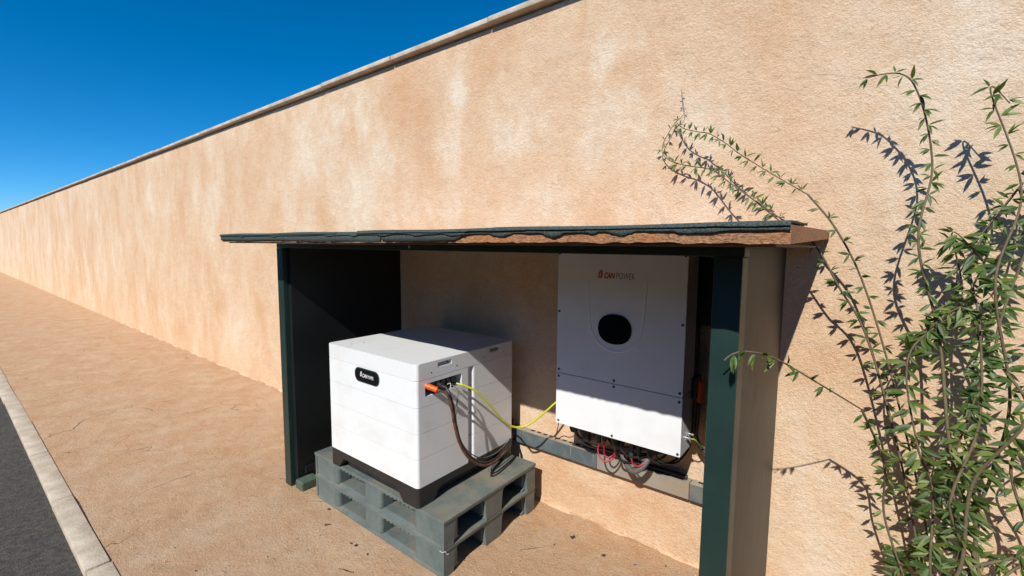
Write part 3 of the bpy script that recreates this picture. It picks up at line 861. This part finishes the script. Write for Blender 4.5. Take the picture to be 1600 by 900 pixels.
gw = [(-1.712, -0.664, 0.899), (-1.69, -0.664, 0.895), (-1.665, -0.668, 0.872), (-1.652, -0.69, 0.82), (-1.645, -0.705, 0.74), (-1.643, -0.682, 0.635), (-1.645, -0.625, 0.545), (-1.65, -0.545, 0.475), (-1.655, -0.46, 0.435), (-1.668, -0.355, 0.418), (-1.685, -0.25, 0.42), (-1.715, -0.16, 0.425), (-1.748, -0.105, 0.445), (-1.765, -0.08, 0.485), (-1.79, -0.06, 0.49), (-1.84, -0.052, 0.42)]
tag(mk_at_base('data_cable', T(gw, 0.0032, n=8, sub=5), 'greyduct', angle=80), 'thin grey data cable hanging behind the two thick battery leads', 'cable')
bm = T([(-1.71, -0.703, 0.915), (-1.685, -0.706, 0.926), (-1.665, -0.723, 0.916), (-1.668, -0.727, 0.900), (-1.685, -0.722, 0.890), (-1.716, -0.715, 0.895)], 0.0018, n=6)
tag(mk_at_base('signal_wire', bm, 'whitewire'), 'short thin white wire loop between the black battery plugs', 'wire')

# ------------------------------------------------------------------ cable tray on the wall
tr = thing('cable_tray', (-1.2, -0.03, 0.369), 'galvanised slotted cable tray fixed low along the wall', 'cable tray')
segs = [(-2.6, -1.70, 'galv'), (-1.698, -1.156, 'galv'), (-1.153, -0.6375, 'galvtan'), (-0.634, -0.31, 'galv')]
zf = 0.4555
for xa, xb, m_ in segs:
    bm = bmesh.new()
    prism(bm, [(-0.055, 0.369), (-0.055, zf - 0.0005), (-0.0525, zf - 0.0005), (-0.0525, 0.3715), (-0.009, 0.3715), (-0.009, 0.369)], xa, xb, 'x')
    mk('tray_cover', bm, m_, tr, smooth=False)
    cs = []
    x = -1.79
    while x < -0.33:
        if xa + 0.004 < x and x + 0.031 < xb - 0.004: cs.append(B(x, x + 0.031, -0.027, -0.006, zf - 0.02, zf + 0.02))
        x += 0.0475
    bm = B(xa, xb, -0.057, -0.0035, zf, zf + 0.0022)
    if cs: bm = cut(bm, cs)
    mk('slotted_flange', bm, 'flange', tr, smooth=False)
bm = B(-2.6, -0.31, -0.046, -0.0045, 0.3735, zf - 0.035); mk('slot_shade_fill', bm, 'black', tr, smooth=False)  # black block puts dark shade below the flange slots
bm = B(-2.6, -0.31, -0.0075, -0.0050, zf - 0.034, zf - 0.0005); mk('tray_back', bm, 'black', tr, smooth=False)
for xj in (-1.1545, -0.6355):
    bm = B(xj - 0.012, xj + 0.012, -0.0515, -0.0475, 0.373, zf - 0.004); mk('tray_joiner', bm, 'black', tr, smooth=False)

# ------------------------------------------------------------------ wall unit (inverter)
IX0, IX1, ID = -1.2669, -0.605, -0.3301
inv = thing('wall_inverter', ((IX0 + IX1) / 2, -0.17, 0.66), 'tall white inverter with round black display hung on the shaded wall', 'inverter')
def front_slab(x0, x1, z0, z1, y0, y1, r, small):
    bm = bmesh.new(); pts = []
    for cx, cz, a0 in ((x1 - r, z1 - r, 0), (x0 + r, z1 - r, 90), (x0 + r, z0 + r, 180), (x1 - r, z0 + r, 270)):
        for i in range(5):
            a = math.radians(a0 + 90 * i / 4); pts.append((cx + r * math.cos(a), cz + r * math.sin(a)))
    prism(bm, pts, y0, y1, 'y')
    es = [e for e in bm.edges if abs(e.verts[0].co.y - e.verts[1].co.y) < 1e-7]
    bmesh.ops.bevel(bm, geom=es, offset=small, segments=2, profile=0.5, affect='EDGES')
    return bm
ZS = 0.980
mk('front_cover', front_slab(IX0, IX1, ZS + 0.0012, 1.636, ID, ID + 0.155, 0.006, 0.003), 'inv', inv, angle=30)
mk('lower_cover', front_slab(IX0, IX1, 0.703, ZS - 0.0012, ID, ID + 0.155, 0.006, 0.003), 'inv', inv, angle=30)
mk('chassis', B(IX0 + 0.012, IX1 - 0.012, ID + 0.156, -0.055, 0.715, 1.60, 0.004), 'black', inv)
bm = bmesh.new()
for i in range(19):
    x = IX0 + 0.05 + i * 0.031
    box(bm, x, x + 0.006, -0.0545, -0.02, 0.80, 1.56)
o = mk('heat_sink', bm, 'black', inv, smooth=False)
bm = B(IX0 + 0.1, IX1 - 0.1, -0.0195, -0.004, 0.95, 1.05); mk('wall_bracket', bm, 'galv', inv)
# raised U moulding
U = [(-1.091, 1.528), (-1.086, 1.42), (-1.078, 1.30), (-1.071, 1.25), (-1.056, 1.212), (-1.030, 1.176), (-0.99, 1.150), (-0.938, 1.141), (-0.886, 1.150), (-0.846, 1.176), (-0.820, 1.212), (-0.805, 1.25), (-0.798, 1.30), (-0.790, 1.42), (-0.785, 1.528)]
bm = bmesh.new()
P = spline([(x, ID, z) for x, z in U], 4)
rings = []
for i, c in enumerate(P):
    d = (P[min(i + 1, len(P) - 1)] - P[max(i - 1, 0)]).normalized(); n_ = Vector((d.z, 0, -d.x))
    k = min(1.0, i / 3, (len(P) - 1 - i) / 3) if 0 < i < len(P) - 1 else 0.05
    rings.append([bm.verts.new(c + n_ * a + Vector((0, -h * k + 0.0006, 0))) for a, h in ((-0.010, 0.0), (-0.004, 0.0021), (0.0, 0.0028), (0.003, 0.0021), (0.006, 0.0))])
for a, b in zip(rings, rings[1:]):
    for k in range(4): bm.faces.new((a[k], b[k], b[k + 1], a[k + 1]))
mk('raised_moulding', bm, 'inv', inv, angle=70)
# display: a squarish disc
bm = bmesh.new(); pts = []
for i in range(48):
    a = 2 * math.pi * i / 48; e_ = 2 / 2.25
    pts.append((-0.940 + 0.0868 * math.copysign(abs(math.cos(a)) ** e_, math.cos(a)), 1.2495 + 0.0735 * math.copysign(abs(math.sin(a)) ** e_, math.sin(a))))
prism(bm, pts, ID - 0.004, ID + 0.002, 'y')
mk('display', bm, 'glass', inv, angle=30)
# screws
sbm = bmesh.new(); lathe(sbm, (0, 0.001, 0), (0, -1, 0), [(0, 0.0062), (0.003, 0.0062), (0.0042, 0.0045), (0.0042, 0.0022), (0.0025, 0.002)], 12)
sme = tomesh(sbm, 'screw', True, 40); sme.materials.append(MAT['screw'])
for x, z in ((-1.261, 1.61), (-0.617, 1.61), (-1.257, 1.309), (-0.618, 1.307), (-1.254, 1.0), (-0.619, 0.998), (-0.936, 0.996), (-1.254, 0.962), (-0.62, 0.958), (-0.936, 0.965), (-1.252, 0.721), (-0.938, 0.717), (-0.617, 0.717)):
    if x < -1.2: x += 0.003
    place('screw', sme, (x, ID - 0.0002, z), inv)
yi = ID - 0.0004
can_icon(-1.036, -1.008, 1.495, 1.533, yi, 'logored', 0, inv, 'inv')
write('logo_letters', 'CAN', -1.002, -0.946, 1.4935, 1.5235, yi, 'logored', inv, offset=0.0016, shear=0.2)
write('logo_letters', 'POWER', -0.938, -0.846, 1.4940, 1.5240, yi, 'logogrey', inv, offset=-0.0006, space=1.06)
# underside: glands and connectors
def gland(x, y, top, r, h, mat='black', name='cable_gland'):
    bm = bmesh.new()
    lathe(bm, (x, y, top), (0, 0, -1), [(0, r * 1.15), (h * 0.25, r * 1.15), (h * 0.27, r * 0.9), (h * 0.4, r * 0.9), (h * 0.42, r * 1.05), (h * 0.8, r * 1.02), (h, r * 0.7)], 14)
    return mk(name, bm, mat, inv, angle=35)
gland(-1.214, -0.222, 0.7045, 0.024, 0.074)
gland(-1.150, -0.20, 0.7045, 0.019, 0.06)
bm = bmesh.new(); box(bm, -1.166, -1.128, -0.215, -0.18, 0.585, 0.66, 0.006, 2); mk('signal_plug', bm, 'black', inv)
for x, h in ((-1.072, 0.107), (-1.040, 0.09), (-0.886, 0.137), (-0.850, 0.10)):
    bm = bmesh.new()
    box(bm, x - 0.009, x + 0.009, -0.21, -0.192, 0.704 - h, 0.7045, 0.002, 1)
    box(bm, x - 0.0115, x + 0.0115, -0.213, -0.189, 0.704 - h * 0.62, 0.704 - h * 0.28, 0.002, 1)
    for q in range(3):
        box(bm, x - 0.0098, x + 0.0098, -0.2108, -0.1912, 0.704 - h + 0.008 + q * 0.009, 0.704 - h + 0.012 + q * 0.009)
    mk('connector', bm, 'connector', inv, angle=30)
for x, y in ((-0.995, -0.23), (-0.96, -0.23), (-0.925, -0.23), (-0.79, -0.22), (-0.755, -0.22), (-0.715, -0.22), (-0.675, -0.22)):
    bm = bmesh.new(); lathe(bm, (x, y, 0.7045), (0, 0, -1), [(0, 0.012), (0.02, 0.012), (0.021, 0.0095), (0.045, 0.0095), (0.048, 0.006)], 12)
    mk('socket', bm, 'black', inv, angle=35)
for x in (-0.715, -0.675):
    bm = bmesh.new(); lathe(bm, (x, -0.22, 0.668), (0, 0, -1), [(0, 0.0125), (0.006, 0.0125)], 12)
    mk('socket_ring', bm, 'violet', inv, angle=35)
gland(-1.085, -0.12, 0.7155, 0.026, 0.05); gland(-1.02, -0.13, 0.7155, 0.026, 0.05); gland(-0.80, -0.13, 0.7155, 0.028, 0.05)
# right side: socket for the orange plug, two bright studs
bm = B(IX1 - 0.002, IX1 + 0.022, -0.205, -0.12, 0.945, 1.045, 0.004)
mk('side_socket', bm, 'black', inv)
for y, z in ((-0.250, 0.770), (-0.205, 0.774)):
    bm = bmesh.new(); lathe(bm, (IX1 - 0.001, y, z), (1, 0, 0.1), [(0, 0.011), (0.006, 0.011), (0.0065, 0.0075), (0.022, 0.0075), (0.024, 0.005)], 12)
    mk('earth_stud', bm, 'chrome', inv, angle=35)

# ------------------------------------------------------------------ cables below and beside the inverter
def cable(name, pts, r, mat, label, cat='cable', **k):
    o = mk_at_base(name, T(pts, r, **k), mat, angle=80)
    return tag(o, label, cat)
cable('solar_cable', [(-1.072, -0.201, 0.612), (-1.072, -0.203, 0.585), (-1.071, -0.212, 0.560), (-1.052, -0.222, 0.530), (-1.018, -0.220, 0.516), (-0.991, -0.20, 0.533), (-0.978, -0.17, 0.556), (-0.965, -0.12, 0.60), (-0.96, -0.10, 0.66)], 0.0046, 'red', 'outer red solar cable looping under the left of the white inverter')
cable('solar_cable', [(-1.040, -0.201, 0.63), (-1.043, -0.198, 0.58), (-1.040, -0.197, 0.545), (-1.022, -0.196, 0.530), (-1.005, -0.186, 0.536), (-0.990, -0.16, 0.555), (-0.975, -0.12, 0.61), (-0.97, -0.1, 0.66)], 0.0046, 'red', 'inner red solar cable, right behind the lowest red loop')
cable('solar_cable', [(-0.886, -0.201, 0.582), (-0.886, -0.203, 0.568), (-0.870, -0.218, 0.551), (-0.842, -0.220, 0.546), (-0.815, -0.20, 0.567), (-0.80, -0.17, 0.60), (-0.79, -0.14, 0.66)], 0.0046, 'red', 'short red solar cable resting in the bend of the grey conduit')
cable('solar_cable', [(-0.850, -0.201, 0.62), (-0.851, -0.197, 0.585), (-0.845, -0.19, 0.565), (-0.825, -0.175, 0.575), (-0.81, -0.15, 0.61), (-0.805, -0.13, 0.66)], 0.0046, 'cable', 'black solar cable hanging behind the grey conduit bend')
def ridged(pts):
    P = spline(pts, 1 + int(26 / 1)) if len(pts) < 4 else spline(pts, 14)
    return P
def conduit(pts, r, label):
    bm = tube(bmesh.new(), spline(pts, 16), r, n=12, raw=True, ripple=0.05)
    tag(mk_at_base('conduit', bm, 'greyduct', angle=80), label, 'conduit')
conduit([(-1.085, -0.12, 0.672), (-1.10, -0.12, 0.62), (-1.14, -0.12, 0.585), (-1.19, -0.12, 0.573), (-1.222, -0.115, 0.61), (-1.225, -0.08, 0.67), (-1.21, -0.06, 0.71)], 0.0175, 'grey conduit curling under the left end of the inverter')
conduit([(-1.02, -0.13, 0.672), (-1.018, -0.135, 0.62), (-0.995, -0.14, 0.585), (-0.955, -0.14, 0.575), (-0.90, -0.12, 0.585), (-0.84, -0.09, 0.60), (-0.78, -0.07, 0.66)], 0.0175, 'grey conduit bending right under the middle of the inverter')
conduit([(-1.009, -0.10, 0.60), (-0.985, -0.115, 0.555), (-0.953, -0.14, 0.525), (-0.912, -0.175, 0.502), (-0.872, -0.20, 0.503), (-0.835, -0.20, 0.532), (-0.805, -0.18, 0.585), (-0.80, -0.13, 0.672)], 0.0155, 'lowest grey conduit, sagging onto the cable tray below the inverter')
cable('thin_wire', [(-1.150, -0.20, 0.65), (-1.19, -0.17, 0.61), (-1.208, -0.15, 0.575), (-1.165, -0.15, 0.556), (-1.111, -0.15, 0.548), (-1.05, -0.13, 0.56), (-1.0, -0.1, 0.60)], 0.0026, 'greyduct', 'thin grey wire curving under the left end of the inverter', 'wire')
cable('thin_wire', [(-1.262, -0.22, 0.71), (-1.30, -0.205, 0.668), (-1.331, -0.19, 0.640), (-1.385, -0.115, 0.573), (-1.43, -0.06, 0.50), (-1.45, -0.04, 0.44)], 0.0026, 'cable', 'thin black wire dropping from the inverter corner into the tray', 'wire')
for k, (pts, r_, lab) in enumerate((  # extra black cables, added to deepen the shade under the inverter
    ([(-0.96, -0.23, 0.66), (-0.965, -0.23, 0.60), (-0.95, -0.21, 0.55), (-0.90, -0.17, 0.525), (-0.83, -0.12, 0.53), (-0.76, -0.08, 0.57), (-0.72, -0.07, 0.65)], 0.006, 'added black cable crossing behind the lowest grey conduit'),
    ([(-0.925, -0.23, 0.66), (-0.93, -0.235, 0.62), (-0.90, -0.22, 0.585), (-0.85, -0.18, 0.58), (-0.80, -0.12, 0.60), (-0.78, -0.08, 0.66)], 0.005, 'added short black cable bending right under the inverter middle'),
    ([(-0.79, -0.22, 0.66), (-0.79, -0.22, 0.62), (-0.765, -0.20, 0.585), (-0.72, -0.16, 0.575), (-0.68, -0.11, 0.60), (-0.66, -0.08, 0.66)], 0.006, 'added black cable bending under the right end of the inverter'),
    ([(-0.755, -0.22, 0.66), (-0.75, -0.22, 0.625), (-0.72, -0.21, 0.60), (-0.67, -0.17, 0.60), (-0.64, -0.12, 0.64), (-0.63, -0.09, 0.68)], 0.005, 'added rightmost thin black cable under the inverter'),
    ([(-1.207, -0.222, 0.645), (-1.20, -0.20, 0.60), (-1.17, -0.15, 0.545), (-1.10, -0.10, 0.52), (-1.0, -0.08, 0.515), (-0.9, -0.07, 0.52), (-0.82, -0.065, 0.56), (-0.79, -0.065, 0.64)], 0.009, 'added long black cable running along just above the tray'),
    ([(-1.085, -0.12, 0.66), (-1.07, -0.11, 0.60), (-1.02, -0.09, 0.55), (-0.95, -0.07, 0.535), (-0.86, -0.06, 0.545), (-0.75, -0.06, 0.60), (-0.72, -0.06, 0.68)], 0.008, 'added black cable behind the red loops close to the wall'))):
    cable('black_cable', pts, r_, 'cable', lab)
bm = bmesh.new()  # black tube stands in for the inverter's shadow on the tray
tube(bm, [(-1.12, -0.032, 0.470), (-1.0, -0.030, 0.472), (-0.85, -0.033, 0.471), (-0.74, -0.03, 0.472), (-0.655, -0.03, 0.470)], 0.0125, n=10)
tag(mk_at_base('tray_shade_tube', bm, 'cable', angle=80), 'thick black tube added as shade on top of the tray under the inverter', 'cable')
r1 = thing('plug_cable', (-0.6, -0.14, 0.65), 'black cable with orange plug on the right side of the inverter', 'cable')
bm = bmesh.new()
lathe(bm, (-0.578, -0.168, 1.028), (0, 0, -1), [(0, 0.011), (0.003, 0.0155), (0.035, 0.0155), (0.036, 0.017), (0.07, 0.017), (0.072, 0.014), (0.10, 0.013), (0.104, 0.009)], 14)
box(bm, -0.59, -0.576, -0.182, -0.154, 0.985, 1.03, 0.003, 1)
mk('plug', bm, 'orange', r1)
mk('sheath', T([(-0.578, -0.168, 0.93), (-0.580, -0.167, 0.88), (-0.585, -0.155, 0.807), (-0.592, -0.135, 0.75), (-0.585, -0.12, 0.705), (-0.565, -0.118, 0.676), (-0.535, -0.118, 0.658), (-0.49, -0.11, 0.65), (-0.44, -0.09, 0.60), (-0.42, -0.07, 0.5), (-0.41, -0.045, 0.44)], 0.0085, n=10), 'cable', r1, angle=80)
cable('brown_cable', [(-0.59, -0.17, 0.95), (-0.598, -0.16, 0.86), (-0.603, -0.145, 0.80), (-0.605, -0.115, 0.740), (-0.583, -0.10, 0.690), (-0.555, -0.098, 0.668), (-0.52, -0.095, 0.655), (-0.46, -0.09, 0.62), (-0.44, -0.06, 0.52), (-0.43, -0.045, 0.44)], 0.0085, 'brown', 'brown cable hanging beside the right flank of the inverter', n=10)
cable('earth_wire', [(-0.583, -0.250, 0.770), (-0.572, -0.247, 0.772), (-0.563, -0.235, 0.760), (-0.56, -0.20, 0.735), (-0.555, -0.15, 0.705), (-0.535, -0.12, 0.69), (-0.50, -0.11, 0.67), (-0.46, -0.10, 0.63), (-0.45, -0.06, 0.5), (-0.45, -0.045, 0.44)], 0.0032, 'greenwire', 'yellow green earth wire from the bright studs on the inverter side', 'wire')
# black box on the wall behind the inverter's right shoulder
jb = thing('junction_box', (-0.56, -0.03, 1.27), 'black box fixed to the wall right of the inverter', 'box')
mk('housing', B(-0.74, -0.47, -0.075, -0.004, 1.272, 1.60, 0.008, 2), 'black', jb)
mk('front_lid', B(-0.733, -0.477, -0.082, -0.0755, 1.279, 1.593, 0.003, 1), 'black', jb)
bm = bmesh.new(); lathe(bm, (-0.632, -0.0815, 1.515), (0, -1, 0), [(0, 0.008), (0.003, 0.008), (0.004, 0.005)], 12); mk('latch', bm, 'galv', jb)

# ------------------------------------------------------------------ climbing vine to the right of the shelter
random.seed(21)
vine = thing('climbing_vine', (0.18, -0.12, 0), 'green climbing vine on the wall right of the shelter, two runners reaching left', 'vine')
def leafmesh(bm, M_, L=1.0, W_=0.26):
    a = [(0, 0, 0), (0.30 * L, W_ * 0.46 * L, 0.035 * L), (0.62 * L, W_ * 0.40 * L, 0.02 * L), (L, 0, -0.10 * L), (0.62 * L, -W_ * 0.40 * L, 0.02 * L), (0.30 * L, -W_ * 0.46 * L, 0.035 * L), (0.32 * L, 0, 0.0), (0.64 * L, 0, -0.03 * L)]
    v = [bm.verts.new(M_ @ Vector(c)) for c in a]
    for f in ((0, 6, 1), (1, 6, 7, 2), (2, 7, 3), (0, 5, 6), (5, 4, 7, 6), (4, 3, 7)):
        bm.faces.new([v[i] for i in f])
lb = bmesh.new(); leafmesh(lb, Matrix.Identity(4)); lme = tomesh(lb, 'leaf', True, 60); lme.materials.append(MAT['leaf'])
nleaf = [0]
def put_leaf(pos, dirv, size, roll=None):
    d = dirv.normalized(); up_ = Vector((random.uniform(-.5, .5), -0.7 + random.uniform(-.4, .4), 0.6 + random.uniform(-.4, .4)))
    y = up_.cross(d)
    if y.length < 1e-3: y = Vector((0, 1, 0)).cross(d)
    y.normalize(); z = d.cross(y)
    M_ = Matrix((d, y, z)).transposed().to_4x4(); M_.translation = pos
    return M_ @ Matrix.Scale(size, 4)
bulk = bmesh.new()
def leaf_obj(M_):
    if nleaf[0] < 290:
        nleaf[0] += 1
        o = link(bpy.data.objects.new('leaf', lme)); o.parent = vine
        o.matrix_local = Matrix.Translation(-vine.location) @ M_
    else:
        b2 = Matrix(M_); leafmesh(bulk, b2)
def runner(pts, r, step, size, own=True, sub=8, droop=0.3, skip=0.0, taper=None):
    P = spline(pts, sub)
    mk('stem', tube(bmesh.new(), P, r, n=6, raw=True, taper=taper), 'stem', vine, angle=80)
    acc = 0; side = 1; tot = 0
    L = sum((b - a).length for a, b in zip(P, P[1:]))
    for a, b in zip(P, P[1:]):
        acc += (b - a).length; tot += (b - a).length
        if acc >= step and tot > skip:
            acc = 0; side = -side
            d = (b - a).normalized(); n_ = Vector((-d.z, 0, d.x)) * side
            for q in range(random.choice((2, 3, 3, 4))):
                dv = d * random.uniform(-0.5, 0.9) + n_ * random.uniform(0.3, 1.0) + Vector((0, -random.uniform(0.0, 0.7), -droop * random.uniform(0, 1.6)))
                M_ = put_leaf(b + n_ * 0.003, dv, size * random.uniform(0.65, 1.25))
                if own: leaf_obj(M_)
                else: leafmesh(bulk, M_)
vl = [(-0.20, -0.19, 1.70), (-0.33, -0.17, 1.80), (-0.46, -0.14, 1.902), (-0.514, -0.12, 1.945), (-0.561, -0.10, 1.985), (-0.606, -0.08, 2.012), (-0.664, -0.06, 2.029), (-0.728, -0.05, 2.046), (-0.782, -0.04, 2.065), (-0.824, -0.03, 2.09), (-0.852, -0.022, 2.126), (-0.844, -0.028, 2.174), (-0.817, -0.028, 2.224), (-0.793, -0.02, 2.263), (-0.766, -0.02, 2.283), (-0.751, -0.02, 2.308), (-0.762, -0.018, 2.366), (-0.772, -0.012, 2.421)]
runner(vl[:9], 0.0028, 0.017, 0.040, droop=0.15)
runner(vl[8:15], 0.0019, 0.024, 0.026, droop=0.35)
runner(vl[14:], 0.0013, 0.036, 0.014, droop=0.1)
vu = [(-0.20, -0.18, 1.86), (-0.34, -0.16, 1.96), (-0.468, -0.14, 2.057), (-0.519, -0.13, 2.103), (-0.574, -0.12, 2.146), (-0.614, -0.11, 2.170), (-0.66, -0.10, 2.185), (-0.71, -0.08, 2.205), (-0.75, -0.05, 2.228), (-0.784, -0.02, 2.261)]
runner(vu, 0.0022, 0.017, 0.038, droop=0.15)
# sprig leaning in front of the post
runner([(0.02, -0.42, 1.10), (-0.08, -0.66, 1.22), (-0.19, -0.86, 1.33), (-0.245, -0.96, 1.36), (-0.275, -0.99, 1.355), (-0.296, -1.0, 1.335)], 0.0024, 0.035, 0.045, droop=0.4, skip=0.25)
# body of the plant: stems from the ground, outside the shelter
for i in range(9):
    x0 = 0.30 + random.uniform(-0.16, 0.20); y0 = -0.12 + random.uniform(-0.06, 0.05)
    xt = random.uniform(0.0, 0.8); zt = random.choice((random.uniform(0.6, 1.3), random.uniform(1.3, 2.0), random.uniform(1.6, 2.5)))
    pts = [(x0, y0, -0.01)]; x = x0
    for k in range(1, 8):
        t = k / 7
        x = x + (xt - x) * 0.22 + random.uniform(-0.10, 0.10)
        pts.append((x, -0.05 - 0.16 * random.random() - 0.06 * math.sin(t * 3), zt * (t + random.uniform(-0.03, 0.03))))
    q = pts[-1]
    pts.append((q[0] + random.uniform(-0.2, 0.2), -0.16, q[2] - random.uniform(-0.1, 0.18)))
    runner(pts, random.uniform(0.0035, 0.010), random.uniform(0.014, 0.03), random.uniform(0.032, 0.066), own=False, sub=12, droop=random.uniform(0.2, 0.9), skip=random.uniform(0.1, 0.7), taper=0.0018)
runner([(0.27, -0.11, -0.01), (0.24, -0.09, 0.4), (0.15, -0.12, 0.85), (0.02, -0.10, 1.30), (-0.08, -0.16, 1.50), (-0.15, -0.19, 1.64), (-0.20, -0.19, 1.70)], 0.004, 0.03, 0.04, own=False)
runner([(0.31, -0.10, -0.01), (0.25, -0.13, 0.55), (0.12, -0.09, 1.1), (0.0, -0.10, 1.50), (-0.1, -0.16, 1.72), (-0.20, -0.18, 1.86)], 0.004, 0.03, 0.04, own=False)
runner([(0.29, -0.13, -0.01), (0.22, -0.12, 0.3), (0.12, -0.12, 0.6), (0.10, -0.22, 0.85), (0.02, -0.42, 1.10)], 0.004, 0.03, 0.04, own=False)
o = mk('foliage', bulk, 'leaf', vine, smooth=True, angle=60)
o['kind'] = 'stuff'

# ------------------------------------------------------------------ unseen dark greenery added behind the camera to block sky light
random.seed(77)
blocker_hedge = thing('blocker_hedge', (-2, -8.2, -0.045), 'tall dark green clipped greenery added behind the camera to block sky', 'blocker_hedge')
bm = bmesh.new()
hx = [-20 + 0.5 * i for i in range(73)]
ring0 = None
for x in hx:
    w = lambda k: 0.12 * math.sin(x * 2.1 + k * 1.7) + 0.08 * math.sin(x * 5.3 + k)
    ring = [bm.verts.new(q) for q in ((x, -7.5 + w(1), 0.0), (x, -7.4 + w(2), 1.6), (x, -7.6 + w(3), 2.8 + w(4)), (x, -8.8 + w(5), 2.8 + w(6)), (x, -9.0 + w(7), 1.6), (x, -8.9, 0.0))]
    if ring0:
        for k in range(5): bm.faces.new((ring0[k], ring[k], ring[k + 1], ring0[k + 1]))
    ring0 = ring
mk('inner_growth', bm, 'blocker_hedge', blocker_hedge, smooth=False)
bm = bmesh.new()
for i in range(9000):
    x = random.uniform(-20, 16); t = random.random()
    if t < 0.6: c = Vector((x, -7.42 + random.uniform(-0.12, 0.22), random.uniform(0, 2.9)))
    else: c = Vector((x, random.uniform(-8.9, -7.4), 2.85 + random.uniform(-0.1, 0.25)))
    d = Vector((random.gauss(0, 1), random.gauss(0, 1) + 0.4, random.gauss(0, 1) + 0.5)).normalized()
    leafmesh(bm, put_leaf(c, d, random.uniform(0.09, 0.2)), 1.0, 0.5)
o = mk('foliage', bm, 'blocker_hedge', blocker_hedge, smooth=False); o['kind'] = 'stuff'

# ------------------------------------------------------------------ small things lying on the floor
random.seed(5)
def crumb(x, y, s, mat, name, label, cat, flat=0.5, curl=0.25):
    bm = bmesh.new()
    bmesh.ops.create_icosphere(bm, subdivisions=2, radius=s)
    a = random.uniform(0, 6.28)
    for v in bm.verts:
        k = 1 + 0.35 * math.sin(v.co.x / s * 3 + a) * math.cos(v.co.y / s * 2.5 + a * 2) + random.uniform(-0.12, 0.12)
        v.co = Vector((v.co.x * k * 1.25, v.co.y * k * 0.8, v.co.z * flat * k + curl * abs(v.co.x)))
    bmesh.ops.rotate(bm, verts=bm.verts, matrix=Matrix.Rotation(a, 3, 'Z'), cent=(0, 0, 0))
    zmin = min(v.co.z for v in bm.verts)
    for v in bm.verts: v.co += Vector((x, y, -zmin - 0.003))
    tag(mk_at_base(name, bm, mat, smooth=False), label, cat, 'crumbs and dry leaves on the floor')
crumb(-1.218, -0.209, 0.011, 'dark', 'dark_clod', 'largest dark crumb on the floor below the inverter', 'crumb')
crumb(-1.01, -0.234, 0.009, 'dark', 'dark_clod', 'dark brown crumb on the floor left of the violet petal', 'crumb')
crumb(-0.849, -0.196, 0.0065, 'violet', 'fallen_petal', 'small violet petal on the floor near the green post', 'petal', 0.3)
crumb(-0.721, -0.106, 0.006, 'dry', 'dry_leaf', 'tiny brown leaf on the floor closest to the green post', 'leaf', 0.3)
crumb(-1.265, -0.324, 0.005, 'dry', 'dry_leaf', 'tiny brown leaf on the floor beside the largest dark crumb', 'leaf', 0.3)
crumb(-1.42, -0.295, 0.010, 'yellowleaf', 'yellow_leaf', 'small yellow leaf on the floor right of the pallets', 'leaf', 0.2)
crumb(-2.547, -0.919, 0.010, 'dark', 'dry_leaf', 'dark curled leaf touching the front of the lower pallet', 'leaf', 0.35)
crumb(-2.411, -1.01, 0.012, 'dry', 'dry_leaf', 'brown curled leaf on the floor left of the two dark crumbs', 'leaf', 0.25)
crumb(-2.15, -1.017, 0.006, 'dark', 'dark_clod', 'smaller of two dark crumbs in front of the pallets', 'crumb')
crumb(-2.112, -1.014, 0.009, 'dark', 'dark_clod', 'larger of two dark crumbs in front of the pallets', 'crumb')
crumb(-2.004, -1.014, 0.007, 'dry', 'dry_leaf', 'brown leaf bit near the pallet front, right of two crumbs', 'leaf', 0.3)
bm = T([(-2.02, -1.17, 0.003), (-1.995, -1.163, 0.006), (-1.97, -1.158, 0.006), (-1.95, -1.145, 0.004)], 0.002, n=6)
tag(mk_at_base('twig', bm, 'dry'), 'short dry twig on the floor nearest the camera', 'twig')
